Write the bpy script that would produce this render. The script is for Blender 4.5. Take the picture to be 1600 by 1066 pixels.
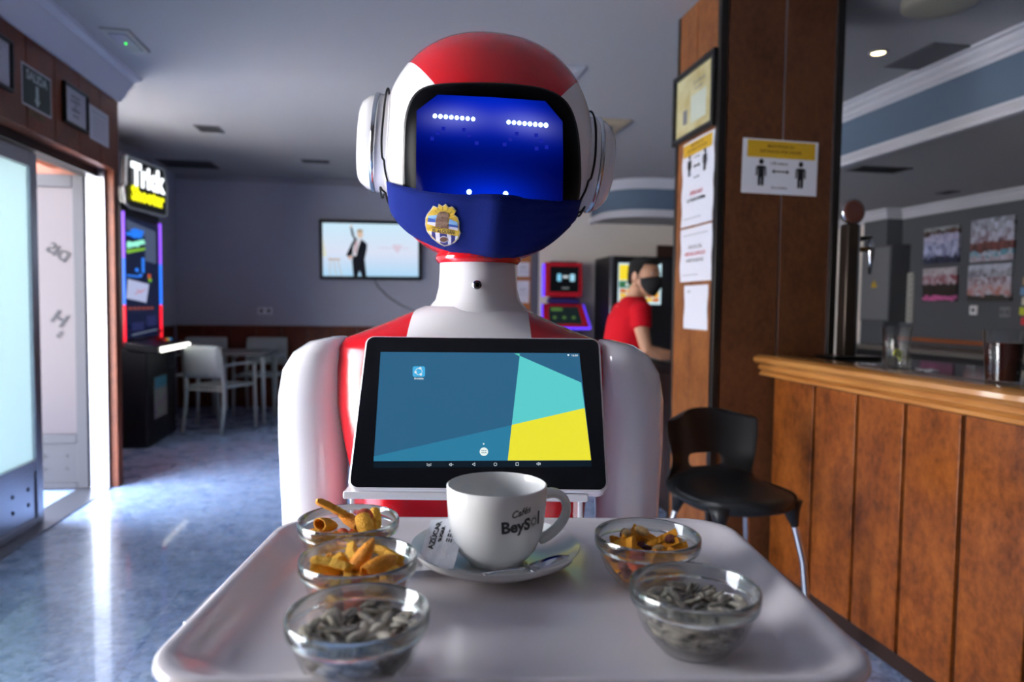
import bpy, bmesh, math, random
from math import sin, cos, pi, radians, sqrt, atan2, hypot
from mathutils import Vector, Matrix, Quaternion
for _o in list(bpy.data.objects): bpy.data.objects.remove(_o)
SC = bpy.context.scene
COL = SC.collection
random.seed(7)
# ---------------------------------------------------------------- camera
FPX = 1089.0; YAW = radians(9.64); PIT = radians(2.94); ROLL = .013; CAMZ = 1.25
_f = Vector((sin(YAW)*cos(PIT), cos(YAW)*cos(PIT), -sin(PIT)))
_r = Vector((cos(YAW), -sin(YAW), 0)); _u = _r.cross(_f)
_r2 = _r*cos(ROLL)+_u*sin(ROLL); _u2 = _u*cos(ROLL)-_r*sin(ROLL)
cam = bpy.data.objects.new('camera', bpy.data.cameras.new('camera')); COL.objects.link(cam)
cam.matrix_world = Matrix(((_r2.x, _u2.x, -_f.x, 0), (_r2.y, _u2.y, -_f.y, 0), (_r2.z, _u2.z, -_f.z, CAMZ), (0, 0, 0, 1)))
cam.data.sensor_width = 36; cam.data.lens = 36*FPX/1600; cam.data.clip_start = .02
cam.data.dof.use_dof = True; cam.data.dof.focus_distance = .84; cam.data.dof.aperture_fstop = 4.6
SC.camera = cam
# ---------------------------------------------------------------- world, sun, exposure
w = bpy.data.worlds.new('sky'); SC.world = w; w.use_nodes = True
wn = w.node_tree.nodes; wl = w.node_tree.links
bg = wn['Background']; bg.inputs[1].default_value = 27.5
tc = wn.new('ShaderNodeTexCoord'); sx = wn.new('ShaderNodeSeparateXYZ'); rp = wn.new('ShaderNodeValToRGB')
wl.new(tc.outputs['Generated'], sx.inputs[0]); wl.new(sx.outputs[2], rp.inputs[0]); wl.new(rp.outputs[0], bg.inputs[0])
rp.color_ramp.elements[0].color = (1.0, .95, .90, 1); rp.color_ramp.elements[0].position = 0.0
rp.color_ramp.elements[1].color = (.66, .78, 1.0, 1); rp.color_ramp.elements[1].position = .6
SC.view_settings.view_transform = 'Standard'; SC.view_settings.look = 'None'
SC.view_settings.gamma = 1; SC.view_settings.exposure = 0.0
SC.view_settings.use_curve_mapping = False
sun = bpy.data.objects.new('sun', bpy.data.lights.new('sun', 'SUN')); COL.objects.link(sun)
sun.data.energy = 105; sun.data.color = (1, .92, .80); sun.data.angle = radians(1); sun.rotation_euler = (radians(14), radians(30), 0)   # high sun behind the building: lights the street outside only
def portal(loc, rot, sx_, sy_):
    l = bpy.data.lights.new('doorway_portal', 'AREA'); l.shape = 'RECTANGLE'; l.size = sx_; l.size_y = sy_
    l.cycles.is_portal = True
    o = bpy.data.objects.new('doorway_portal', l); COL.objects.link(o); o.location = loc; o.rotation_euler = rot
portal((-2.02, 2.55, 1.05), (0, -pi/2, 0), 2.05, 4.9)
portal((-2.72, 5.68, 1.75), (0, -pi/2, 0), 1.5, 1.1)   # glazed shopfront on the left first, then the added unseen window: both face +X
# ---------------------------------------------------------------- helpers
def lin(c): return tuple(((x/255)/12.92 if x/255 <= .04045 else ((x/255+.055)/1.055)**2.4) for x in c)
MATS = {}
def mat(name, col=(200, 200, 200), rough=.5, metal=0, spec=.5, coat=0, emit=None, es=1, trans=0, alpha=1, ior=1.45, bump=None, sheen=0, noise=None):
    """noise=(scale, sRGB colour 2, detail, stretch xyz)  bump=(scale, strength)"""
    if name in MATS: return MATS[name]
    m = bpy.data.materials.new(name); m.use_nodes = True; MATS[name] = m
    N = m.node_tree.nodes; L = m.node_tree.links; b = N['Principled BSDF']
    b.inputs['Base Color'].default_value = (*lin(col), 1); b.inputs['Roughness'].default_value = rough
    b.inputs['Metallic'].default_value = metal; b.inputs['Specular IOR Level'].default_value = spec
    b.inputs['Coat Weight'].default_value = coat; b.inputs['Coat Roughness'].default_value = .04
    b.inputs['Transmission Weight'].default_value = trans; b.inputs['IOR'].default_value = ior; b.inputs['Alpha'].default_value = alpha
    b.inputs['Sheen Weight'].default_value = sheen
    if emit: b.inputs['Emission Color'].default_value = (*lin(emit), 1); b.inputs['Emission Strength'].default_value = es
    if noise or bump:
        t = N.new('ShaderNodeTexCoord'); mp = N.new('ShaderNodeMapping'); L.new(t.outputs['Object'], mp.inputs[0])
    if noise:
        mp.inputs['Scale'].default_value = noise[3] if len(noise) > 3 else (1, 1, 1)
        n = N.new('ShaderNodeTexNoise'); n.inputs['Scale'].default_value = noise[0]; n.inputs['Detail'].default_value = noise[2] if len(noise) > 2 else 4
        L.new(mp.outputs[0], n.inputs[0]); r = N.new('ShaderNodeValToRGB'); L.new(n.outputs[0], r.inputs[0])
        r.color_ramp.elements[0].position = .32; r.color_ramp.elements[1].position = .68
        r.color_ramp.elements[0].color = (*lin(col), 1); r.color_ramp.elements[1].color = (*lin(noise[1]), 1); L.new(r.outputs[0], b.inputs['Base Color'])
    if bump:
        n = N.new('ShaderNodeTexNoise'); n.inputs['Scale'].default_value = bump[0]; n.inputs['Detail'].default_value = 4
        L.new(mp.outputs[0], n.inputs[0]); bp = N.new('ShaderNodeBump'); bp.inputs['Strength'].default_value = bump[1]; bp.inputs['Distance'].default_value = .01
        L.new(n.outputs[0], bp.inputs['Height']); L.new(bp.outputs[0], b.inputs['Normal'])
    return m
def burl(name, c1, c2, rough=.35):
    """mottled veneer: two noises, different in every panel"""
    if name in MATS: return MATS[name]
    m = mat(name, c1, rough, spec=.4); N = m.node_tree.nodes; L = m.node_tree.links; b = N['Principled BSDF']
    t = N.new('ShaderNodeNewGeometry'); mp = N.new('ShaderNodeMapping'); mp.inputs['Scale'].default_value = (1, 1, .7); L.new(t.outputs['Position'], mp.inputs[0])
    n = N.new('ShaderNodeTexNoise'); n.inputs['Scale'].default_value = 38; n.inputs['Detail'].default_value = 7; n.inputs['Roughness'].default_value = .68
    n2 = N.new('ShaderNodeTexNoise'); n2.inputs['Scale'].default_value = 7; n2.inputs['Detail'].default_value = 2
    L.new(mp.outputs[0], n.inputs[0]); L.new(mp.outputs[0], n2.inputs[0])
    a = N.new('ShaderNodeMath'); a.operation = 'MULTIPLY_ADD'; a.inputs[1].default_value = .6; L.new(n.outputs[0], a.inputs[0])
    k = N.new('ShaderNodeMath'); k.operation = 'MULTIPLY'; k.inputs[1].default_value = .4; L.new(n2.outputs[0], k.inputs[0]); L.new(k.outputs[0], a.inputs[2])
    r = N.new('ShaderNodeValToRGB'); L.new(a.outputs[0], r.inputs[0]); r.color_ramp.elements[0].position = .36; r.color_ramp.elements[1].position = .62
    r.color_ramp.elements[0].color = (*lin(c2), 1); r.color_ramp.elements[1].color = (*lin(c1), 1); L.new(r.outputs[0], b.inputs['Base Color'])
    return m
class MB:
    def __init__(s): s.v = []; s.f = []; s.mi = []; s.cur = 0
    def add(s, vs, fs):
        o = len(s.v); s.v += [tuple(v) for v in vs]
        for f in fs: s.f.append(tuple(i+o for i in f)); s.mi.append(s.cur)
        return s
    def box(s, x0, x1, y0, y1, z0, z1, M=None):
        vs = [Vector((x, y, z)) for z in (z0, z1) for y in (y0, y1) for x in (x0, x1)]
        if M: vs = [M @ v for v in vs]
        return s.add(vs, [(0, 2, 3, 1), (4, 5, 7, 6), (0, 1, 5, 4), (2, 6, 7, 3), (0, 4, 6, 2), (1, 3, 7, 5)])
    def rings(s, R, cap0=True, cap1=True, closed=True):
        n = len(R[0]); vs = [v for r in R for v in r]; fs = []
        for k in range(len(R)-1):
            for i in range(n if closed else n-1):
                j = (i+1) % n; fs.append((k*n+i, k*n+j, (k+1)*n+j, (k+1)*n+i))
        if cap0: fs.append(tuple(range(n))[::-1])
        if cap1: fs.append(tuple((len(R)-1)*n+i for i in range(n)))
        return s.add(vs, fs)
    def lathe(s, prof, n=32, c=(0, 0, 0), axis='z', cap0=False, cap1=False):
        R = []
        for r, z in prof:
            ring = []
            for i in range(n):
                a = 2*pi*i/n; p = (r*cos(a), r*sin(a), z)
                if axis == 'x': p = (p[2], p[0], p[1])
                if axis == 'y': p = (p[1], p[2], p[0])
                ring.append((p[0]+c[0], p[1]+c[1], p[2]+c[2]))
            R.append(ring)
        return s.rings(R, cap0, cap1)
    def tube(s, pts, rad, n=10, caps=True, flat=1):
        pts = [Vector(p) for p in pts]; R = []
        if not hasattr(rad, '__len__'): rad = [rad]*len(pts)
        up = None
        for i, p in enumerate(pts):
            t = (pts[min(i+1, len(pts)-1)]-pts[max(i-1, 0)]).normalized()
            if up is None:
                up = Vector((0, 0, 1)) if abs(t.z) < .9 else Vector((1, 0, 0))
            a = t.cross(up).normalized(); b = a.cross(t).normalized(); up = b
            R.append([p+a*rad[i]*cos(2*pi*k/n)+b*rad[i]*flat*sin(2*pi*k/n) for k in range(n)])
        return s.rings(R, caps, caps)
    def prism(s, poly, a, b, f):
        """poly 2D, extruded from a to b; f(u, v, w) -> 3D"""
        n = len(poly); vs = [f(u, v, a) for u, v in poly]+[f(u, v, b) for u, v in poly]
        fs = [tuple(range(n))[::-1], tuple(range(n, 2*n))]+[(i, (i+1) % n, n+(i+1) % n, n+i) for i in range(n)]
        return s.add(vs, fs)
    def build(s, name, m=None, parent=None, smooth=None, bevel=0, seg=2, sub=0, solid=0, loc=None, rot=None, fix=True):
        me = bpy.data.meshes.new(name); me.from_pydata(s.v, [], s.f)
        ms = m if isinstance(m, (list, tuple)) else [m]
        for q in ms:
            if q: me.materials.append(q)
        for p, k in zip(me.polygons, s.mi): p.material_index = min(k, len(ms)-1)
        if fix:
            bm = bmesh.new(); bm.from_mesh(me); bmesh.ops.recalc_face_normals(bm, faces=bm.faces); bm.to_mesh(me); bm.free()
        if smooth or sub:
            me.shade_smooth()
            if smooth and smooth is not True: me.set_sharp_from_angle(angle=radians(smooth))
        o = bpy.data.objects.new(name, me); COL.objects.link(o)
        if parent: o.parent = parent
        if loc: o.location = loc
        if rot: o.rotation_euler = rot
        if solid:
            q = o.modifiers.new('thick', 'SOLIDIFY'); q.thickness = abs(solid); q.offset = 1 if solid > 0 else -1
        if bevel:
            q = o.modifiers.new('bevel', 'BEVEL'); q.width = bevel; q.segments = seg; q.limit_method = 'ANGLE'; q.angle_limit = radians(40)
            me.shade_smooth(); me.set_sharp_from_angle(angle=radians(50))
        if sub:
            q = o.modifiers.new('sub', 'SUBSURF'); q.levels = sub; q.render_levels = sub
        return o
def box(name, x0, x1, y0, y1, z0, z1, m, parent=None, bevel=0, **k):
    return MB().box(x0, x1, y0, y1, z0, z1).build(name, m, parent, bevel=bevel, **k)
def tag(o, label, cat, group=None, kind=None):
    o['label'] = label; o['category'] = cat
    if group: o['group'] = group
    if kind: o['kind'] = kind
    return o
def struct(o): o['kind'] = 'structure'; return o
def thing(name, label, cat, loc=(0, 0, 0), rz=0, group=None):
    o = bpy.data.objects.new(name, None); COL.objects.link(o); o.location = loc; o.rotation_euler = (0, 0, rz); o.empty_display_size = .1
    return tag(o, label, cat, group)
KIDS = {}
def dup(o, parent=None):
    c = o.copy(); COL.objects.link(c)
    if parent: c.parent = parent
    for ch in [q for q in COL.objects if q.parent == o]: dup(ch, c)
    return c
def GW(lx, fw, z=0):
    """metres right of / ahead of the camera's foot -> world"""
    return Vector((lx*cos(YAW)+fw*sin(YAW), -lx*sin(YAW)+fw*cos(YAW), z))
def ray(px, py): return _f+_r2*((px-800)/FPX)-_u2*((py-533)/FPX)
CAM = Vector((0, 0, CAMZ))
def on(ax, val, px, py):
    d = ray(px, py); return CAM+d*((val-CAM[ax])/d[ax])
def text2d(s, size=1, bold=0, align='CENTER', shear=0, res=3):
    cu = bpy.data.curves.new('t', 'FONT'); cu.body = s; cu.size = size; cu.offset = bold; cu.align_x = align; cu.align_y = 'CENTER'; cu.shear = shear; cu.resolution_u = res
    o = bpy.data.objects.new('t', cu); COL.objects.link(o)
    dg = bpy.context.evaluated_depsgraph_get(); me = bpy.data.meshes.new_from_object(o.evaluated_get(dg))
    v = [(p.co.x, p.co.y) for p in me.vertices]; f = [tuple(p.vertices) for p in me.polygons]
    bpy.data.objects.remove(o); bpy.data.meshes.remove(me); return v, f
def text(mb, s, size, f, **k):
    """flat lettering: f(u, v) -> 3D"""
    v, fs = text2d(s, size, **k); mb.add([f(a, b) for a, b in v], fs); return mb
def circ(cx, cy, rx, ry=None, n=24, a0=0, a1=2*pi):
    ry = ry or rx; full = abs(a1-a0-2*pi) < 1e-6
    return [(cx+rx*cos(a0+(a1-a0)*i/(n if full else n-1)), cy+ry*sin(a0+(a1-a0)*i/(n if full else n-1))) for i in range(n)]
def rrect(x0, x1, y0, y1, r, n=5):
    out = []
    for cx, cy, a in ((x1-r, y1-r, 0), (x0+r, y1-r, pi/2), (x0+r, y0+r, pi), (x1-r, y0+r, 1.5*pi)):
        out += [(cx+r*cos(a+pi/2*i/n), cy+r*sin(a+pi/2*i/n)) for i in range(n+1)]
    return out
# common materials
def emis(name, col, s=1): return mat(name, (10, 10, 10), .4, emit=col, es=s)
M_white = mat('white_gloss', (236, 234, 236), .12, coat=.6)
M_blackplastic = mat('black_plastic', (16, 16, 18), .35)
M_chrome = mat('chrome', (205, 208, 214), .12, metal=1)
M_steel = mat('brushed_steel', (165, 168, 178), .32, metal=1)
M_print = mat('print_black', (28, 28, 32), .7)
M_paper = mat('paper', (222, 222, 230), .8)
M_glass = mat('clear_glass', (250, 255, 253), .0, trans=1, ior=1.45)
def thin_glass():
    N = M_glass.node_tree.nodes; L = M_glass.node_tree.links; o = N['Material Output']; b = N['Principled BSDF']
    t = N.new('ShaderNodeBsdfTransparent'); t.inputs[0].default_value = (.985, .992, .988, 1); g = N.new('ShaderNodeBsdfGlossy'); g.inputs['Roughness'].default_value = .02
    w_ = N.new('ShaderNodeLayerWeight'); w_.inputs[0].default_value = .5; p_ = N.new('ShaderNodeMath'); p_.operation = 'POWER'; p_.inputs[1].default_value = 3.2; L.new(w_.outputs['Facing'], p_.inputs[0]); f = N.new('ShaderNodeMath'); f.operation = 'MULTIPLY_ADD'; f.inputs[1].default_value = .9; f.inputs[2].default_value = .04; L.new(p_.outputs[0], f.inputs[0]); m = N.new('ShaderNodeMixShader'); L.new(f.outputs[0], m.inputs[0]); L.new(t.outputs[0], m.inputs[1]); L.new(g.outputs[0], m.inputs[2])
    x = N.new('ShaderNodeMixShader'); x.inputs[0].default_value = .13; L.new(m.outputs[0], x.inputs[1]); L.new(b.outputs[0], x.inputs[2]); L.new(x.outputs[0], o.inputs[0])
thin_glass()
PILES = {
  'seedsA': 's91,79,66,17,0,0,98;s-40,-215,93,19,2,13,97;s-114,81,83,30,-83,-46,-1;s199,-161,112,94,-23,-24,0;s29,171,75,35,4,17,-92;s-8,-129,66,0,-24,97,0;s81,-174,79,77,-19,4,60;s-12,51,68,89,8,-4,-44;s161,-87,88,4,5,100,6;s-160,-48,71,9,84,-52,-13;s108,144,95,2,-99,-13,4;s-111,-127,98,7,-1,-9,99;s163,-9,73,99,-4,-10,4;s223,183,161,1,85,-53,-7;s-266,-87,150,72,-13,12,67;s-49,-22,69,10,-96,27,-2;s60,-165,118,14,-11,16,97;s-110,-10,103,79,18,-4,-59;s-168,-197,111,10,-37,-86,34;s215,66,96,12,35,93,-3;s-118,152,79,1,12,-17,98;s14,-91,108,95,-30,2,-7;s-219,-89,113,59,-12,13,79;s-178,96,117,56,56,4,61;s239,84,136,19,91,-36,1;s64,57,105,1,-55,-79,-26;s-94,-179,137,7,-97,-17,14;s-14,214,104,29,5,-16,-94;s149,53,114,68,-4,-12,72;s-213,185,156,94,-20,28,4;s18,-19,106,11,98,-16,-5;s229,-203,172,95,-5,-25,20;s151,196,123,1,34,93,-16;s-182,-259,171,88,-36,12,-28;s20,-92,158,69,4,19,70;s-111,-249,176,21,89,-25,-32;s-235,84,119,57,53,36,51;s99,-82,135,23,58,-78,-7;s-35,85,112,7,51,-86,2;s91,141,143,47,-4,17,87;s2,-214,139,9,-56,-82,-8;s-128,-28,143,52,4,19,-83;s211,-17,131,95,30,6,10;s-82,-96,150,16,95,26,-4;s79,26,143,2,3,17,-98;s108,308,190,20,25,47,-82;s-93,244,113,1,-31,89,33;s-1,264,166,84,52,17,-6;s99,-251,135,14,32,-93,13;s317,-99,198,74,-39,-41,37;s-48,-11,172,32,68,-65,-11;s199,-250,200,29,-15,94,-8;s-105,163,142,35,13,23,90;s-288,99,159,35,-62,-69,14;s-125,-12,221,33,-36,-83,26;s-180,24,133,8,-92,-36,-10;s205,-93,134,17,-10,0,-98;s186,98,175,87,-15,-1,-47;s-30,57,212,15,-11,-46,87;s129,-198,170,0,-92,-39,9;s-38,-215,178,7,31,94,13;s-173,-88,172,7,88,45,11;s238,-109,168,94,13,18,27;s-3,104,153,70,-13,3,70;s-244,75,185,7,44,-90,3;s-105,-122,206,98,6,18,0;s-162,51,188,80,-4,10,60;s200,181,204,81,8,-4,-58;s109,239,157,21,2,-2,-98;s-325,-58,196,41,65,-54,-35;s257,-17,177,1,-1,-2,100;s43,-16,185,22,-96,1,19;s287,94,179,2,83,-55,-7;s8,325,191,87,36,-22,25;s-175,-190,248,8,31,-93,-17;s54,-174,196,4,-81,-56,14;s136,-93,180,5,71,-69,16;s107,225,200,5,-54,-84,-8;s-198,-184,205,18,-91,-31,21;s-164,158,203,2,96,-27,-1;s253,-45,223,45,-5,8,89;s29,95,207,88,-36,31,-8;s-248,-16,212,80,29,-6,53;s58,-56,214,7,-31,93,18;s-64,202,164,3,-12,-14,-98;s-48,134,189,10,-50,85,14;s-267,-172,210,25,-88,17,36;s-27,-41,240,60,12,15,-78;s-58,-185,220,18,0,-8,-98;s-92,292,189,37,-78,-50,-4;s-244,-4,163,1,100,-4,4;s-35,-309,180,95,-17,23,16;s68,-291,193,3,4,-18,98;s118,40,233,9,99,4,-5;s-265,203,248,20,20,-95,-15;s47,173,185,40,1,3,92;s325,32,223,29,71,59,25;s267,90,222,66,14,0,-74;s40,336,273,3,13,-4,99;s-179,207,255,15,-40,-91,-2;s136,12,193,78,-12,-1,-62;s28,223,237,58,20,-46,-64;s-197,253,180,90,32,27,7;s271,202,214,31,-29,-49,76;s-142,241,217,1,91,-41,-8;s-315,99,221,53,-16,28,-78;s-201,-51,258,67,14,15,72;s-33,298,237,98,12,-1,13;s120,121,219,99,1,4,-16;s-307,-67,250,61,37,25,65;s-214,-88,209,22,5,6,-97;s-263,80,234,15,43,-88,-14;s-27,216,248,86,-32,-28,28;s184,278,251,88,45,-13,0;s96,-126,229,100,-9,-1,-3;s-98,345,269,46,-82,-31,-13;s-147,294,271,30,-95,4,-3;s334,-74,263,76,-4,-10,65;s132,208,240,2,-11,99,7;s16,-344,234,46,88,6,-4;s167,-55,235,21,-37,-90,6;s174,-267,238,85,-19,-24,42;s199,299,327,29,93,-22,-7;s282,31,258,98,-6,-14,13;s153,148,262,38,19,-3,91;s-282,38,284,44,-1,3,90;s221,-159,217,3,-28,96,-3;s86,-278,242,1,54,84,-12;s-144,101,235,96,14,-5,24;s-154,-286,229,20,-7,-1,98;s54,122,262,55,-4,11,-83;s-68,138,284,12,-2,26,96;s-68,238,272,66,-61,-41,18;s62,-340,288,8,-8,18,98;s-25,-272,225,96,-2,-19,-22;s-81,43,245,20,-80,56,12;s337,-118,306,84,-9,-8,52;s103,314,303,22,95,14,-16;s154,249,288,7,4,18,-98;s-235,106,272,22,85,-45,-15;s-338,47,317,11,-80,59,-5;s258,-149,263,5,29,95,-11;s347,112,292,81,30,-38,-32;s-136,-53,280,23,-30,-84,-39;s-165,-327,285,12,19,58,79;s225,-90,284,58,-10,-21,-78;s294,212,301,85,39,-35,-8;s231,-260,286,23,-89,-27,29;s190,46,272,40,-70,-52,28;s-358,-18,266,37,61,-60,-36;s154,-200,254,34,-1,93,-14;s111,98,287,15,-84,51,10;s-179,-109,292,6,14,-7,99;s94,-78,266,98,5,-15,-9;s-26,-120,252,8,-5,99,9;s43,-73,297,12,96,-17,17;s-175,159,318,70,-46,33,-44;s-183,90,294,31,-29,-88,21;s-40,-230,266,90,9,-10,-41;s1,-79,334,92,-2,-3,40;s40,55,292,71,6,23,-66;s27,-298,330,54,73,31,30;s-22,-19,321,89,40,17,17;s-66,-297,284,19,-81,55,-11;s-95,24,285,62,6,-31,72;s258,144,268,88,6,-14,-44;s281,135,316,88,-8,-2,-47;s235,-7,297,7,-47,85,-22;s133,-189,289,34,1,93,-14;s318,-10,303,49,18,-8,-85;s36,246,308,50,8,13,85;s-257,-101,262,47,31,24,79;s-286,-189,282,79,-16,36,-47;s-47,-125,292,87,8,-6,-49;s-147,-290,297,59,72,-37,-1;s43,-166,268,82,42,-3,37;s-229,-212,301,6,74,66,-14;s-161,12,316,71,68,-16,-5;s111,27,303,7,-45,87,20;s189,177,306,8,59,-75,-30;s-206,286,314,47,0,15,-87;s-145,-202,282,45,24,-7,86;s-305,175,307,82,-4,-9,56;s80,367,327,1,-10,-73,68;s1,-236,315,15,-88,-42,16;s110,-270,281,12,98,-16,-4;s164,-94,325,2,-86,49,-14;s-137,230,316,69,-27,30,-60;s247,44,328,58,-14,14,79;s-119,-132,319,49,14,13,85',
  'seedsB': 's175,-15,80,40,25,-33,-82;s-61,-146,72,93,5,13,35;s-99,-75,68,23,-3,1,-97;s-10,19,66,88,0,0,-48;s-130,55,69,13,93,34,1;s91,113,70,96,-6,-8,26;s102,-149,75,17,93,33,5;s-131,145,81,34,-6,15,-92;s-157,241,140,27,31,-25,88;s21,175,73,4,-9,97,22;s2,-234,96,18,97,-17,3;s115,30,66,41,0,0,-91;s151,176,119,74,-62,8,-25;s-99,-264,134,87,-40,3,-27;s70,-218,128,5,-24,-15,-96;s3,271,126,58,20,29,-73;s21,-126,82,22,33,-89,-23;s252,-19,108,39,25,-12,-87;s160,-125,119,4,-43,87,-23;s-87,-10,90,21,2,91,-34;s-177,-141,99,4,48,88,0;s-7,-273,159,79,-25,-8,-55;s-107,-92,111,34,0,0,94;s7,-45,103,94,27,1,22;s121,-52,104,25,-46,81,-27;s51,43,102,3,16,98,-9;s-234,34,98,62,18,11,75;s38,121,110,52,83,12,15;s-54,170,110,23,-80,-55,-3;s39,-126,123,80,21,14,54;s72,15,146,100,2,3,-8;s193,-179,150,38,80,-2,47;s-185,-62,144,37,-85,27,-26;s-281,-34,137,84,-15,30,-43;s253,-113,129,91,-20,-32,17;s111,-115,152,73,12,-20,-64;s-275,160,174,81,33,20,45;s-86,311,180,86,49,6,14;s-80,107,128,21,-77,58,15;s-124,15,120,10,98,12,11;s-184,163,127,9,-99,-12,2;s201,-67,148,73,-11,11,66;s-250,26,168,1,44,88,-21;s-50,-67,146,1,-1,-7,-100;s187,73,107,23,97,2,4;s-103,229,152,89,23,31,26;s125,99,132,89,-44,-11,11;s29,177,130,4,-47,84,-26;s202,28,156,11,98,-17,-3;s-173,-150,159,24,50,67,49;s-113,-175,182,19,74,-59,-28;s-62,-167,133,23,-88,-40,-12;s-188,90,129,94,24,16,-17;s-229,-134,148,49,64,-35,-48;s322,1,181,56,-37,-26,70;s249,164,156,28,20,83,44;s216,245,187,20,-25,-45,83;s116,258,139,34,5,-36,87;s-156,-245,183,26,43,79,36;s-86,-28,177,91,-39,1,16;s57,-89,171,77,-9,-8,62;s99,172,167,6,-67,74,-3;s251,79,159,75,-33,-19,-54;s-4,231,164,99,10,5,6;s255,-190,174,38,84,31,23;s73,25,190,6,37,-92,9;s-243,-215,183,38,19,47,78;s48,300,208,41,-81,40,-9;s8,63,173,18,-24,85,-43;s322,-69,257,68,-36,11,-63;s139,159,208,72,4,-12,68;s-11,-81,195,8,10,0,-99;s-217,205,198,1,90,-33,-30;s-59,-222,189,39,-25,7,-89;s-43,170,186,17,-98,8,8;s193,-25,198,30,4,29,-91;s-148,51,159,8,-78,-62,6;s27,-216,193,17,11,-98,5;s24,226,206,10,-99,13,2;s137,278,206,85,29,-15,-41;s13,120,201,27,-15,64,-70;s-303,-67,186,13,-59,-79,0;s-208,-75,215,9,-95,29,-10;s-139,-192,240,54,13,-11,-83;s-146,45,202,10,-27,-96,0;s198,146,186,73,14,-14,-65;s298,72,215,90,-16,-4,-41;s-238,-164,215,2,-49,-86,14;s-91,104,186,15,-90,31,28;s-86,-276,252,8,63,-77,4;s-30,-158,208,5,7,-95,30;s116,-279,156,39,88,27,3;s-214,14,223,0,-32,-92,-22;s-194,120,193,22,-92,-34,-2;s19,-268,230,10,-87,43,23;s159,56,212,58,-3,28,-76;s-334,7,251,91,0,37,20;s130,-226,195,48,3,-7,-88;s-49,-132,243,39,-10,28,87;s-202,263,238,34,0,-94,2;s155,-81,217,52,12,-15,83;s-19,45,240,15,-25,-93,23;s-25,177,233,86,17,-5,49;s84,-159,210,8,-83,-52,17;s-299,106,216,30,-84,-43,9;s-282,-55,251,21,-70,-66,17;s183,-249,220,76,42,19,45;s-70,275,206,2,-18,61,-77;s224,-275,253,3,-49,66,-56;s-35,-252,292,20,54,81,9;s94,-264,239,13,-66,-74,2;s-217,-48,265,46,-13,14,-87;s-319,82,272,10,-95,-18,23;s-123,307,249,95,-22,8,22;s64,-99,249,17,-18,97,5;s295,181,241,74,39,-8,-55;s277,-150,233,13,47,-87,-7;s158,-151,235,6,-8,9,-99;s269,-54,193,40,72,48,31;s184,48,248,21,-93,-26,13;s-327,-119,237,43,71,-46,-32;s121,338,273,37,-88,-8,-30;s-218,154,252,91,21,10,-34;s79,49,235,59,4,2,80;s174,-250,284,43,-75,-50,10;s330,89,265,8,-81,58,3;s-162,314,299,96,7,3,28;s-133,-38,245,26,-67,-63,30;s249,-98,260,81,-5,-46,-36;s121,130,258,11,67,73,-3;s-13,321,257,23,-88,41,7;s-236,-155,258,98,-13,10,15;s102,233,255,17,-29,86,-37;s258,41,260,73,8,18,-65;s-242,-256,256,22,27,65,68;s30,-301,269,99,7,-6,9;s-147,215,232,87,46,11,12;s-265,66,288,18,76,-54,-32;s82,275,286,74,-49,-46,6;s-212,-183,309,10,-98,-17,-7;s-72,30,221,16,-44,-86,19;s-145,-143,284,96,-2,-3,-29;s218,217,280,57,-19,36,71;s279,-186,284,25,-88,-24,34;s-43,-336,223,92,-38,-2,-11;s243,156,275,50,77,-27,30;s62,106,294,56,-38,5,74;s-159,-239,276,11,-97,19,-14;s289,89,311,94,10,5,31;s-300,-98,300,13,88,44,10;s46,-33,256,76,62,-13,12;s28,356,309,21,3,-30,93;s319,-25,298,54,18,41,71;s-155,172,274,23,-30,-92,6;s-85,-58,270,73,-17,8,-66;s30,19,290,4,-46,82,-34;s113,-218,292,90,16,40,3;s202,-40,270,100,2,-3,8;s-123,-327,296,99,1,-6,-13;s55,-191,280,4,47,-88,5;s-317,169,267,47,12,-78,-40;s14,-94,274,20,-26,-7,94;s-79,281,301,33,11,-16,-92;s194,-121,292,17,38,71,57;s-146,-64,306,11,47,87,-2;s222,286,277,36,-4,73,57;s-18,78,288,33,80,-46,17;s-165,89,261,28,-95,-4,-9;s-39,-116,303,7,-57,-82,5;s153,172,287,83,-1,38,41;s4,154,285,8,14,-34,-93;s101,-310,312,4,-24,-97,2;s-70,23,299,29,-42,-85,16;s-95,182,282,48,-32,13,-81;s-321,-27,317,5,-66,72,-21;s136,-142,296,87,-29,28,-28;s-168,51,293,97,11,6,-20;s168,79,301,23,39,-88,13;s218,-281,324,1,16,-90,41;s-74,162,325,18,72,-64,-18;s39,-362,286,71,68,20,-5;s371,22,309,61,-31,-40,61;s175,3,303,3,21,-95,22;s-13,242,284,10,93,-35,9',
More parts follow.
